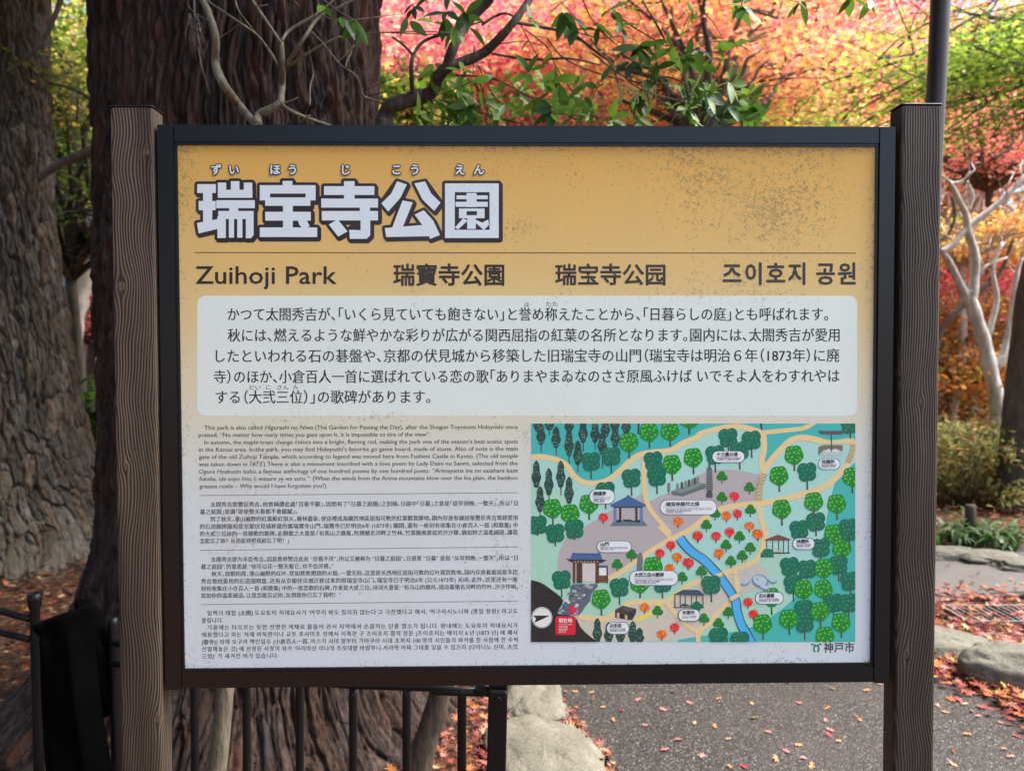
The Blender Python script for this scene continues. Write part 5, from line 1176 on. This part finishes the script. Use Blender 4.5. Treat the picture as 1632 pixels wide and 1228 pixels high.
def grow_leaves():
    LEAVES.sort(key=lambda t: -t[4]/t[1][1]); rest = {}
    for k, (root, p, d, up, L_, mi) in enumerate(LEAVES):
        x, d, z = frame_of(d, up)
        if k < 300:
            o = bpy.data.objects.new("leaf", leaf_meshes[mi]); COL.objects.link(o); o.parent = root; l = Vector(p)-root_loc(root)
            o.matrix_local = __import__('mathutils').Matrix(((x[0]*L_, d[0]*L_, z[0]*L_, l[0]), (x[1]*L_, d[1]*L_, z[1]*L_, l[1]), (x[2]*L_, d[2]*L_, z[2]*L_, l[2]), (0, 0, 0, 1)))
        else: rest.setdefault(root.name, (root, []))[1].append((p, x, d, z, L_, mi))
    for root, ls in rest.values():
        LV = np.array(LEAFV); V = []; C = []; F = []
        for n_, (p, x, d, z, L_, mi) in enumerate(ls):
            V.append(p+L_*(LV[:, :1]*x+LV[:, 1:2]*d+LV[:, 2:]*z)); C += [LCOL[mi]]*len(LV); F += (np.array(LEAFF)+n_*len(LV)).tolist()
        me = mesh_np("leaves", np.concatenate(V), np.array(F).ravel(), [4]*len(F), np.array(C), smooth=True); o = link("leaves", me, root, [M['gloss']]); o["kind"] = "stuff"
NLEAF = [0]
def whorl(root, q, x, y, d, n=7, L_=0.055, mi=None, droop=0.5, axis=None, spread=1.0):
    c = at(*q(x, y), d)
    ax = np.array(axis if axis is not None else rs.randn(3)*0.5+np.array([0.2, -0.4, 0.3])); ax = ax/np.linalg.norm(ax)
    a = np.cross(ax, (0.1, 0.9, 0.3)); a /= np.linalg.norm(a); b = np.cross(ax, a)
    ph = rs.rand()*6
    for i in range(n):
        t = ph+2*math.pi*i/n+rs.randn()*0.2
        dd = (a*math.cos(t)+b*math.sin(t))*spread+ax*(0.35+rs.rand()*0.5)-np.array([0, 0, droop*(0.5+rs.rand())])
        one_leaf(root, c+rs.randn(3)*0.004, dd, ax+np.array([0, 0, 0.4])+rs.randn(3)*0.25, L_*(0.7+rs.rand()*0.6), rs.choice([0, 1, 2, 3]) if mi is None else rs.choice(mi)); NLEAF[0] += 1
def z2(x, y): return (280+x/3.264, y/3.264)
def z3(x, y): return (560+x/3.264, y/3.264)
def z4(x, y): return (1000+x/3.264, y/3.264)
def branches(root, q, lst, d, mat, name="branch"):
    for pts, w in lst:
        mb = MB(); P = [at(*q(x, y), d+0.05*math.sin(x*0.01+y*0.02)) for x, y in pts]; ws = np.interp(np.linspace(0, 1, len(pts)), np.linspace(0, 1, len(w)), w)
        S = spline(np.column_stack([P, ws/3.264/F_PX*d/2]), 5)
        nz = 1+0.28*(noise3(S[:, :3]*45)-0.5); mb.tube(S[:, :3], list(S[:, 3]*nz), 9); mb.build(name, M[mat], root, True)
# pale stem
DS = 2.05
sh = empty("evergreen_shrub", tuple(at(342, 1250, 2.05)*np.array([1, 1, 0]))); tag(sh, "pale lichened forked shrub stem in front of the cedar trunk with few leaves", "shrub")
mb = MB(); P = [at(x, y, DS) for x, y in ((322, 1420), (336, 1300), (349, 1200), (358, 1110), (378, 900), (396, 600), (404, 350), (410, 195))]; P[0][2] = -0.05
mb.tube(spline(P, 5), list(np.linspace(0.031, 0.014, 36)), 12); mb.build("stem", M['twig'], sh, True)
branches(sh, z2, [([(425, 660), (330, 550), (250, 440), (208, 340), (208, 200), (175, 80), (130, -20)], (40, 46, 40, 34)),
 ([(425, 650), (430, 600), (480, 575), (545, 540)], (44, 40)), ([(545, 545), (553, 450), (555, 340), (550, 220)], (40, 32, 24)), ([(548, 225), (430, 50), (385, -20)], (16, 14)), ([(550, 215), (590, 160), (700, 95), (742, 65), (740, 20), (728, -20)], (18, 12)),
 ([(570, 345), (660, 210), (742, 95), (850, 40), (940, -10)], (20, 14)), ([(575, 355), (700, 270), (780, 225), (840, 198)], (16, 9)), ([(537, 352), (490, 270), (425, 185), (320, 110), (200, 30), (150, -10)], (14, 10)), ([(545, 535), (590, 572), (680, 612), (800, 655), (860, 690)], (18, 16)),
 ([(555, 540), (600, 525), (636, 508)], (12, 6)), ([(640, 645), (670, 615), (700, 600)], (14, 8)), ([(308, -10), (330, 60), (410, 165)], (8, 7)), ([(690, 150), (760, 220), (850, 330), (940, 400), (970, 490), (1010, 515), (1070, 530)], (8, 10)), ([(690, 240), (715, 380), (700, 450), (697, 550)], (5, 8)), ([(850, 320), (930, 235)], (5, 4)), ([(885, 350), (890, 320), (915, 260), (880, 200), (840, 190)], (7, 5)),
 ([(60, -10), (70, 40), (120, 80), (185, 115)], (8, 6)), ([(215, 205), (300, 150), (340, 100)], (6, 4)), ([(742, 70), (800, 20), (830, -10)], (9, 8)), ([(760, 80), (850, 110), (1000, 95), (1200, 70)], (6, 4)), ([(760, -5), (850, 60), (940, 110)], (6, 4)), ([(640, 30), (600, -10)], (6, 4)), ([(410, 30), (440, 32), (480, 25)], (8, 4)), ([(850, 195), (950, 175), (1300, 165), (1500, 180)], (6, 5))], DS, 'twig')
for x, y, n in ((770, 40, 2), (862, 100, 4), (925, 110, 3), (960, 160, 2)): whorl(sh, z2, x, y, DS-0.08, n, 0.05, [1, 2, 4], 1.6)
# dried cedar spray
mb = MB(); rr = random.Random(2)
for i in range(26):
    x0, y0 = 75+rr.uniform(-10, 40), 70+rr.uniform(0, 60); x1 = x0+rr.uniform(-30, 60); y1 = y0+rr.uniform(60, 200)
    mb.tube([at(*z2(x0, y0), 2.15), at(*z2((x0+x1)/2-8, (y0+y1)/2), 2.13), at(*z2(x1, y1), 2.15)], [0.0012, 0.0022, 0.001], 5)
mb.tube([at(*z2(95, -10), 2.16), at(*z2(100, 120), 2.16), at(*z2(130, 330), 2.16), at(*z2(178, 490), 2.16)], [0.003, 0.0025, 0.002, 0.001], 6)
tag(mb.build("dead_spray", mat_plain("dry_cedar_spray", (0.13, 0.10, 0.085), 0.9), None, True), "dried grey brown cedar spray hanging at the upper left of the trunk", "twig")
# dark leaning shrub
D2 = 2.45
s2 = empty("evergreen_shrub", tuple(at(660, 1260, D2)*np.array([1, 1, 0]))); tag(s2, "dark branched evergreen shrub with glossy leaves arching above the board", "shrub")
mb = MB(); P = [at(x, y, D2) for x, y in ((640, 1400), (655, 1300), (673, 1200), (700, 1110), (715, 1000), (700, 800), (650, 500), (618, 300), (608, 230), (614, 192))]; P[0][2] = -0.05
S = spline(np.column_stack([P, [0.048, 0.045, 0.041, 0.038, 0.035, 0.034, 0.032, 0.030, 0.029, 0.029]]), 6); mb.tube(S[:, :3], list(S[:, 3]*(1+0.12*(noise3(S[:, :3]*30)-0.5))), 14); mb.build("stem", M['darktwig'], s2, True)
branches(s2, z3, [([(172, 640), (185, 580), (225, 542), (330, 512), (420, 480), (452, 400), (505, 348), (565, 328), (680, 280), (760, 210), (850, 108), (935, -10)], (90, 84, 74, 66, 56, 50, 44, 36)),
 ([(490, 370), (530, 250), (600, 120), (700, 20), (730, -20)], (54, 50, 46)), ([(318, 500), (312, 350), (325, 282), (372, 220), (450, 186), (505, 182)], (24, 18, 14)), ([(325, 290), (265, 230), (215, 195)], (16, 12)), ([(730, 280), (850, 300), (940, 312), (1130, 305), (1300, 340)], (14, 9)),
 ([(850, 118), (980, 140), (1150, 180), (1260, 260), (1340, 320), (1380, 400), (1405, 480)], (18, 13, 10)), ([(540, 392), (700, 402), (800, 435), (900, 490), (1050, 560), (1200, 640)], (10, 8)), ([(640, 240), (632, 400)], (7, 5)), ([(660, 340), (700, 430), (760, 520), (880, 600)], (8, 5)), ([(900, 150), (1020, 250), (1060, 340), (1150, 480)], (7, 5)), ([(1020, 200), (1100, 300), (1250, 370), (1420, 420)], (8, 6)),
 ([(460, 520), (600, 560), (760, 610), (900, 650)], (9, 6)), ([(350, 560), (440, 600), (560, 640)], (9, 6)), ([(880, 130), (960, 280), (1000, 330)], (6, 4)), ([(680, 130), (740, 90), (800, 70), (860, 95)], (16, 10)), ([(1200, -10), (1250, 100), (1330, 190), (1450, 290)], (7, 6)), ([(80, 170), (240, 172), (400, 180), (560, 175)], (7, 5)), ([(80, 470), (160, 430), (250, 400)], (6, 4)), ([(90, 500), (200, 480), (330, 510)], (8, 6)), ([(640, 420), (500, 480), (400, 500)], (6, 4)),
 ([(760, 230), (900, 215), (1000, 240)], (6, 4)), ([(1390, 10), (1500, 60), (1640, 130)], (6, 4)), ([(1510, -10), (1580, 120), (1640, 230)], (8, 6)), ([(1180, 170), (1300, 200), (1400, 190), (1480, 210)], (6, 4)), ([(560, 330), (620, 440), (640, 560), (680, 640)], (6, 4)), ([(1040, 60), (1090, 20), (1140, -10)], (6, 4))], D2, 'darktwig')
branches(s2, z4, [([(-180, 280), (-50, 380), (60, 430), (200, 400), (310, 440)], (9, 7)), ([(0, 420), (100, 480), (250, 520), (400, 560), (560, 600)], (8, 6)), ([(370, 230), (440, 218), (520, 215), (600, 245), (640, 270)], (5, 4)), ([(380, 60), (440, 110), (490, 190)], (4, 4)), ([(590, -10), (600, 60)], (7, 6)), ([(-30, 100), (60, 160), (200, 240)], (8, 6)), ([(800, -10), (900, 10), (1000, -10)], (5, 4)), ([(80, 10), (160, 140), (210, 240)], (9, 7))], D2-0.1, 'darktwig')
for (x, y, n, mi, dr) in ((320, 40, 5, [0, 4], 1.2), (300, 110, 2, [1, 2], 1.0), (480, 100, 4, [1, 4], 0.9), (420, 120, 2, [2, 3], 0.4), (540, 150, 3, [2, 3], 2.0), (500, 60, 4, [4], 0.5), (590, 70, 5, [4, 1], 0.8), (620, 150, 3, [0], 0.5), (930, 110, 4, [1, 2], 0.2), (1110, 70, 7, [0, 1], 1.6), (1150, 110, 5, [0, 1], 1.5), (1280, 140, 6, [0, 1], 1.2), (1350, 60, 4, [1, 2], 0.6), (1420, 60, 2, [3], 0.2), (1400, 130, 5, [1, 0], 0.5),
   (430, 330, 2, [3], 0.2), (430, 380, 3, [2, 3], 0.2), (570, 370, 4, [3, 2], 0.2), (650, 440, 5, [1, 2], 0.3), (560, 480, 6, [0, 1], 0.5), (600, 560, 6, [0, 1], 0.5), (500, 560, 6, [0, 1, 2], 0.5), (700, 540, 6, [0, 1, 2], 0.4), (780, 500, 5, [2, 3], 0.2), (820, 420, 5, [2, 3], 0.1), (930, 380, 5, [1, 2], 0.2), (1000, 350, 4, [3], 0.0), (1000, 440, 6, [2, 3], 0.2), (960, 520, 6, [1, 2], 0.3), (1060, 430, 5, [1, 2], 0.3), (1040, 580, 7, [0, 1, 2], 0.4), (1150, 500, 5, [2, 3], 0.2), (1150, 600, 7, [1, 2, 0], 0.4), (1210, 430, 3, [1], 1.0), (1250, 560, 5, [1, 2], 0.4), (940, 200, 2, [2], 1.0),
   (760, 600, 5, [1, 3], 0.4), (860, 590, 5, [2, 3], 0.3), (650, 620, 6, [0, 2], 0.4), (330, 600, 4, [2, 3], 0.3), (420, 630, 5, [1, 2], 0.4), (1300, 430, 4, [0, 4], 0.6)):
    whorl(s2, z3, x, y, D2-0.12+rs.randn()*0.08, n, 0.062, mi, dr)
for (x, y, n, mi, dr) in ((60, 250, 7, [4, 0], 0.8), (20, 330, 5, [4, 0], 1.0), (130, 220, 5, [4, 1], 0.8), (80, 440, 7, [4, 0], 1.6), (150, 340, 5, [0, 1], 1.0), (60, 500, 5, [0], 1.8), (370, 260, 5, [4, 1], 1.4), (390, 350, 3, [2, 3], 0.0), (330, 440, 6, [4, 0], 1.5), (230, 250, 3, [2, 1], 0.2), (600, 40, 8, [1, 2], 1.2), (560, 20, 4, [2, 1], 0.6), (350, 60, 5, [3, 2], 1.2), (900, 10, 5, [1, 2], 1.6), (1170, -10, 4, [2], 1.2), (1260, 0, 4, [2, 1], 1.4), (270, 20, 2, [2], 0.8),
   (620, 500, 8, [2, 3, 1], 0.0), (530, 430, 6, [2, 3], -0.3), (650, 560, 7, [1, 2], 0.4), (520, 550, 7, [4, 0], 0.6), (400, 570, 7, [0, 4], 0.6), (460, 610, 6, [0, 1], 0.6), (600, 620, 5, [1, 2], 0.4), (310, 570, 5, [0, 1], 0.8), (480, 230, 2, [2], 0.8), (560, 235, 2, [2], 0.3), (430, 500, 4, [1, 2], 0.4)):
    whorl(s2, z4, x, y, D2-0.2+rs.randn()*0.06, n, 0.062, mi, dr)
rq = random.Random(12)
for _ in range(34): whorl(s2, z3, rq.uniform(460, 1250), rq.uniform(430, 650), D2+rq.uniform(0.0, 0.25), 6, 0.05, [2, 3, 3], 0.2)
for _ in range(15): whorl(s2, z4, rq.uniform(-200, 690), rq.uniform(430, 650), D2+rq.uniform(0.0, 0.2), 7, 0.06, [1, 2, 3, 3], 0.3)
for _ in range(5): whorl(s2, z4, rq.uniform(-100, 420), rq.uniform(200, 480), D2+rq.uniform(0.0, 0.2), 6, 0.058, [0, 1, 2], 0.7)
grow_leaves()
print("shrub leaves", len(LEAVES))
# flower tassels
mb = MB(); rr = random.Random(8)
for q, x, y in ([(z3, 1440+rr.uniform(-60, 80), 430+rr.uniform(-10, 30)) for _ in range(9)]+[(z4, 320+rr.uniform(-40, 100), 400+rr.uniform(0, 40)) for _ in range(10)]+[(z4, 100+rr.uniform(-90, 60), 430+rr.uniform(0, 30)) for _ in range(8)]):
    p0 = at(*q(x, y), D2-0.25); p = p0.copy(); k = rr.uniform(-0.3, 0.3); pts = [p.copy()]
    for i in range(6):
        p = p+np.array([k*0.006, 0, -0.0075]); pts.append(p.copy())
        mb.frame(p+np.array([rr.uniform(-.002, .002), rr.uniform(-.002, .002), 0]), (1, 0, 0), (0, 1, 0), (0, 0, 1), 0.0017, 0.0017, 0.002)
    mb.tube(pts, 0.0006, 4)
mb.build("flower_buds", mat_plain("pale_green_buds", (0.28, 0.30, 0.12), 0.7), s2)["kind"] = "stuff"

# ------------------------------------------------------------------ plants at the right and left
def strap_plant(label, c, n, L_, seed, cols, w=0.018, group="strap leaved plants by the far path"):
    rs_ = np.random.RandomState(seed); root = empty("strap_leaved_plant", c); tag(root, label, "plant", group)
    for i in range(n):
        a = rs_.rand()*2*math.pi; el = 0.9+rs_.rand()*0.5; l = L_*(0.7+rs_.rand()*0.6); V = []; F = []; p = np.array(c)+np.array([rs_.randn()*0.05, rs_.randn()*0.05, 0.0]); h = np.array([math.cos(a), math.sin(a), 0]); sd_ = np.array([-math.sin(a), math.cos(a), 0]); k = 7
        for j in range(k):
            t = j/(k-1); ww = w*(1-t**3)*(0.5+0.5*min(1, t*4)); V += [p-sd_*ww, p+sd_*ww+np.array([0, 0, 0.002])]; e = el-2.1*t; p = p+(h*math.cos(e)+np.array([0, 0, math.sin(e)]))*l/(k-1)
        F = [(2*j, 2*j+1, 2*j+3, 2*j+2) for j in range(k-1)]
        me = mesh_np("blade", np.array(V), np.array(F).ravel(), [4]*len(F), np.array([cols[rs_.randint(len(cols))]]*len(V)), smooth=True); link("blade", me, root, [M['gloss']])
for i, (px, py, n, lb) in enumerate(((1512, 884, 26, "green strap leaved clump nearest the right post"), (1552, 880, 28, "green strap leaved clump round the wooden stake"), (1600, 882, 28, "green strap leaved clump below the dark leaning trunk"), (1640, 890, 22, "green strap leaved clump cut by the right frame edge"), (1580, 868, 22, "strap leaved clump in the second row behind the stake"))):
    q = ground_at(px, py); strap_plant(lb, (q[0], q[1]+0.25, 0.0), n, 0.42, 30+i, [(0.05, 0.11, 0.03), (0.09, 0.17, 0.05), (0.16, 0.24, 0.12)])
q = at(1546, 850, 6.2)
mb = MB(); mb.tube([(q[0], 6.2, -0.1), (q[0], 6.2, at(1546, 806, 6.2)[2]-0.01), (q[0], 6.2, at(1546, 804, 6.2)[2])], [0.042, 0.042, 0.038], 14); tag(mb.build("wooden_stake", M['darktwig'], None, True), "short round dark stake among the strap leaved plants", "stake")
def bush(name, label, c, R, H, pal, w, n, size, seed, shape=KITE, group=None, mat='leaf', tilt=0.9, stems=14):
    rs_ = np.random.RandomState(seed); root = empty(name, (c[0], c[1], c[2])); tag(root, label, "shrub", group)
    mb = MB()
    for i in range(stems):
        a = rs_.rand()*6.28; e = np.array([c[0]+math.cos(a)*R*rs_.rand(), c[1]+math.sin(a)*R*rs_.rand(), c[2]+H*(0.6+0.5*rs_.rand())]); b0 = np.array([c[0]+rs_.randn()*0.08, c[1]+rs_.randn()*0.08, c[2]-0.05]); mb.tube([b0, (b0+e)/2+rs_.randn(3)*0.05, e], [0.008, 0.006, 0.003], 5)
    mb.build("stems", M['darktwig'], root, True)
    nc = 30; cl = np.array([(c[0]+R*(rs_.rand()*2-1), c[1]+R*(rs_.rand()*2-1)*0.8, c[2]+H*(0.15+0.9*rs_.rand())) for _ in range(nc)]); ci = rs_.randint(0, nc, n)
    pos = cl[ci]+rs_.randn(n, 3)*np.array([0.16, 0.16, 0.10])*max(0.5, R); pos[:, 2] = np.maximum(pos[:, 2], c[2]+0.02)
    leaves_obj("foliage", root, shape, pos, size, pick(rs_, n, pal, w), rs_, mat, tilt)
    return root
BR_L = (np.array([(0, -0.5, 0), (0.2, -0.15, 0.03), (0.2, 0.2, 0.03), (0, 0.6, -0.05), (-0.2, 0.2, 0.03), (-0.2, -0.15, 0.03)]), np.array([(0, 1, 2), (0, 2, 3), (0, 3, 4), (0, 4, 5)]))
q = lambda px, py, d: tuple(at(px, py, d)[:2])
bush("pale_leaved_shrub", "yellowish pale leaved shrub beyond the strap leaved plants", (*q(1530, 780, 7.9), 0.0), 0.75, 0.75, [(0.45, 0.42, 0.16), (0.30, 0.33, 0.10), (0.50, 0.30, 0.14), (0.2, 0.25, 0.08)], [.35, .3, .15, .2], 3600, .07, 41, BR_L, "low shrubs right of the path")
bush("pale_leaved_shrub", "pale leaved shrub in front of the forked maple trunk", (*q(1590, 770, 8.3), 0.0), 0.7, 0.8, [(0.48, 0.44, 0.2), (0.35, 0.38, 0.12), (0.4, 0.22, 0.1)], [.4, .35, .25], 3200, .07, 42, BR_L, "low shrubs right of the path")
bush("bamboo_grass", "dim broad leaved shrub between the left trunk and the left post", (*q(150, 640, 7.6), 0.0), 0.75, 1.25, [DGREEN, GREEN, (0.09, 0.14, 0.05), (0.3, 0.3, 0.2)], [.4, .3, .2, .1], 3200, .11, 43, BR_L, "shrubs left of the board", 'leaf')
bush("bamboo_grass", "darker low shrub under the leaning grey trunk", (*q(120, 700, 8.6), 0.0), 0.9, 0.9, [DGREEN, (0.07, 0.09, 0.04), RUST], [.5, .3, .2], 2600, .11, 44, BR_L, "shrubs left of the board", 'leaf')
bush("rust_shrub", "rust red shrub on the rise behind the pale shrubs", (*q(1560, 760, 9.8), 0.25), 1.3, 1.1, [RUST, ORANGE, OLIVE, (0.3, 0.12, 0.05)], [.3, .2, .25, .25], 4000, .07, 45, KITE, "low shrubs right of the path")
bush("green_shrub", "olive green bush low behind the dark arching branch", (*q(600, 200, 7.2), 0.0), 0.9, 4.6, [OLIVE, GREEN, DGREEN, GOLD], [.35, .3, .2, .15], 9000, .07, 46, KITE, None)

# undergrowth up the slope, hidden by the board from the photograph's own place
for i, (x, y, lb, R_) in enumerate(((-11, 14, "dark green thicket on the slope at far left", 2.4), (-7.2, 17, "green thicket on the slope left of the cedar", 2.6), (-3.6, 13.5, "low green thicket directly behind the cedar", 2.2), (0.2, 13.8, "orange tinged thicket behind the middle of the board", 2.2), (3.6, 14.5, "green thicket behind the right half of the board", 2.4), (7.6, 17.2, "mixed thicket on the slope at right", 2.6), (11.5, 17, "rust and green thicket at the far right of the slope", 2.6), (-14, 20, "olive thicket high on the left slope", 3.0), (2, 20, "olive thicket high in the middle of the slope", 3.0), (13, 22, "olive thicket high on the right slope", 3.0))):
    bush("slope_thicket", lb, (x, y, soil_z(x, y)), R_, 2.4, [DGREEN, GREEN, OLIVE, (RUST if i % 2 else LIME)], [.35, .3, .2, .15], 6500, .13, 60+i, KITE, "thickets on the slope", stems=20)
# drain grate on the far path
q_ = ground_at(1612, 983); gr = empty("drain_grate", (q_[0], q_[1], 0.0)); tag(gr, "rusty grey steel drain grating among red leaves near the right edge", "grate")
mb = MB(); W_, D_ = 0.34, 0.14
for s_ in (-1, 1):
    mb.frame((q_[0], q_[1]+s_*D_, 0.016), (1, 0, 0), (0, 1, 0), (0, 0, 1), W_, 0.008, 0.012); mb.frame((q_[0]+s_*W_, q_[1], 0.0165), (1, 0, 0), (0, 1, 0), (0, 0, 1), 0.008, D_-0.009, 0.012)
mb.build("frame", M['steel'], gr)
for i in range(17):
    mb = MB(); mb.frame((q_[0]-W_+0.04*(i+1), q_[1], 0.015), (1, 0, 0), (0, 1, 0), (0, 0, 1), 0.004, D_-0.009, 0.010); mb.build("bar", M['steel'], gr)

# ------------------------------------------------------------------ fallen leaves
rs = np.random.RandomState(77)
def litter(name, label, pos, pal, w, size, tilt=0.35, shape=STAR7):
    o = leaves_obj(name, None, shape, pos, size, pick(rs, len(pos), pal, w), rs, 'litter', tilt, 0.5); o["kind"] = "stuff"; o["label"] = label; o["category"] = "leaves"; return o
LRED = (0.28, 0.055, 0.045); LPINK = (0.42, 0.19, 0.16); LOR = (0.45, 0.15, 0.045); LBR = (0.13, 0.06, 0.034); LDB = (0.06, 0.028, 0.018); LTAN = (0.50, 0.34, 0.18); LYE = (0.7, 0.5, 0.08); LMAR = (0.2, 0.035, 0.04)
def inpath(P):
    x, y = P[:, 0], P[:, 1]; ins = np.zeros(len(P), bool); n = len(PATH)
    for i in range(n):
        (x1, y1), (x2, y2) = PATH[i], PATH[(i+1) % n]
        c = ((y1 > y) != (y2 > y)) & (x < (x2-x1)*(y-y1)/(y2-y1+1e-12)+x1); ins ^= c
    return ins
def field(n, x0, x1, y0, y1, layers=0.03):
    P = np.stack([x0+(x1-x0)*rs.rand(n), y0+(y1-y0)*rs.rand(n), np.zeros(n)], 1); P = P[~inpath(P)]
    P[:, 2] = rise(P[:, 1])+0.004+layers*rs.rand(len(P)); return P
P = field(26000, -5.5, -1.0, 1.6, 9, 0.045)
litter("leaf_litter", "brown and dull orange fallen leaves covering the ground behind the fence at left", P, [LBR, LDB, LOR, LRED, LTAN], [.45, .34, .12, .03, .06], 0.052)
P = field(9000, -1.4, 0.45, 1.6, 4.5)
litter("leaf_litter", "red, pink and orange fallen leaves between the railing bars", P, [LRED, LPINK, LOR, LBR, LTAN, LMAR], [.2, .17, .2, .2, .1, .13], 0.046)
P = np.vstack([field(9000, 2.15, 6.5, 2.2, 4.85), field(5000, 1.5, 9, 5.9, 9)])
litter("leaf_litter", "red and pink fallen leaves banked beyond the boulders at right", P, [LRED, LPINK, LOR, LMAR, LTAN], [.32, .28, .18, .15, .07], 0.058)
n = 1500; t = rs.rand(n); yy = 2.3+t*2.2; P = np.stack([2.22+0.1*np.sin(yy*3)-np.abs(rs.randn(n))*0.10+0.08, yy, 0.008+0.05*rs.rand(n)**2], 1)
litter("leaf_drift", "drift of red and orange maple leaves along the boulder beside the path", P, [LRED, LOR, LPINK, LMAR, LYE], [.34, .28, .14, .18, .06], 0.055)
n = 500; P = np.stack([2.4+rs.rand(n)*4, 4.65+np.abs(rs.randn(n))*0.22, 0.014+0.01*rs.rand(n)], 1)
litter("leaf_drift", "scattered red leaves on the near edge of the far grey path", P, [LRED, LPINK, LOR], [.4, .4, .2], 0.055)
# twigs in the litter
mb = MB(); rr = random.Random(4)
for i in range(160):
    x = rr.uniform(-5, 0); y = rr.uniform(1.9, 6); a = rr.uniform(0, 3.14); l = rr.uniform(0.05, 0.25); mb.tube([(x, y, 0.03), (x+l*math.cos(a), y+l*math.sin(a), 0.045), (x+2*l*math.cos(a+.2), y+2*l*math.sin(a+.2), 0.03)], [0.003, 0.003, 0.0015], 4)
o = mb.build("twig_litter", M['darktwig'], None, True); tag(o, "thin dead twigs lying among the fallen leaves", "twigs", None, "stuff")
# single leaves on the asphalt
def zp(x, y): return (780+x/1.915, 1060+y/1.915)
kinds = {}
COLS = {'orange': (0.66, 0.26, 0.10), 'pink': (0.62, 0.22, 0.20), 'red': (0.50, 0.04, 0.06), 'yellow': (0.62, 0.50, 0.05), 'brown': (0.30, 0.10, 0.05), 'tan': (0.66, 0.42, 0.22)}
for c in COLS:
    for v in range(2):
        LV, LF = STAR7; W_ = LV.copy(); W_[:, 2] += (0.5 if v else -0.25)*(W_[:, 0]**2+0.5*W_[:, 1]**2)
        me = mesh_np("fallen_leaf", W_, LF.ravel(), [3]*len(LF), np.array([COLS[c]]*len(W_))); me.materials.append(M['litter']); kinds[(c, v)] = me
LST = [(235, 87, 'orange'), (262, 83, 'orange'), (312, 87, 'tan'), (268, 133, 'orange'), (347, 132, 'tan'), (405, 143, 'red'), (380, 172, 'orange'), (290, 187, 'red'), (475, 188, 'pink'), (530, 140, 'pink'), (628, 182, 'tan'), (690, 190, 'orange'), (575, 232, 'pink'), (650, 283, 'pink'), (535, 262, 'pink'), (800, 122, 'tan'), (810, 165, 'yellow'), (945, 120, 'pink'), (1032, 137, 'orange'), (1045, 75, 'orange'), (1150, 80, 'orange'), (1023, 172, 'pink'), (1037, 217, 'red'), (1040, 203, 'pink'), (1065, 236, 'orange'), (1130, 172, 'orange'), (943, 248, 'orange'), (905, 268, 'pink'), (877, 292, 'orange'), (775, 315, 'red'), (735, 315, 'orange'), (910, 57, 'orange'), (700, 108, 'orange'), (1190, 62, 'pink'),
 (1370, 128, 'pink'), (1392, 148, 'orange'), (1450, 122, 'tan'), (1490, 158, 'pink'), (1475, 145, 'pink'), (1560, 180, 'pink'), (1460, 217, 'orange'), (1415, 268, 'brown'), (1570, 260, 'orange'), (1610, 222, 'red'), (1590, 283, 'pink'), (1415, 305, 'orange'), (315, 110, 'brown'), (980, 310, 'orange'), (560, 85, 'pink'), (455, 110, 'pink'), (1120, 160, 'brown'), (610, 120, 'pink'), (850, 210, 'pink'), (730, 230, 'tan'), (960, 290, 'pink')]
NM = {'orange': 'orange maple leaf', 'pink': 'faded pink maple leaf', 'red': 'bright red maple leaf', 'yellow': 'single yellow leaf', 'brown': 'curled brown leaf', 'tan': 'pale tan maple leaf'}
def place(x, y):
    px, py = zp(x, y)
    col = "by the left stones" if px < 960 else "below the map's middle" if px < 1110 else "below the map's river" if px < 1220 else "below the map's right side" if px < 1330 else "left of the right post" if px < 1450 else "right of the right post"
    row = "close under the frame" if py < 1115 else "midway down" if py < 1170 else "near the picture's bottom"
    return f"{row}, {col}"
LB = [NM[c]+" "+place(x, y) for x, y, c in LST]; ORD = ["first", "second", "third", "fourth", "fifth", "sixth"]
for b in set(LB):
    ix = sorted([i for i in range(len(LB)) if LB[i] == b], key=lambda i: LST[i][0])
    if len(ix) > 1:
        for k, i in enumerate(ix): LB[i] = ORD[k]+" "+b
for i, (x, y, c) in enumerate(LST):
    q = ground_at(*zp(x, y)); o = bpy.data.objects.new("fallen_leaf", kinds[(c, i % 2)]); COL.objects.link(o)
    s_ = 0.028+0.014*rs.rand()
    if c == 'yellow': s_ = 0.05
    o.location = (q[0], q[1], 0.009 if i % 2 else 0.013); o.rotation_euler = (rs.randn()*0.2, rs.randn()*0.2, rs.rand()*6.28); o.scale = (s_*1.25, s_*(0.8 if c != 'brown' else 0.5), s_)
    tag(o, LB[i], "leaf", "fallen leaves scattered on the asphalt path")
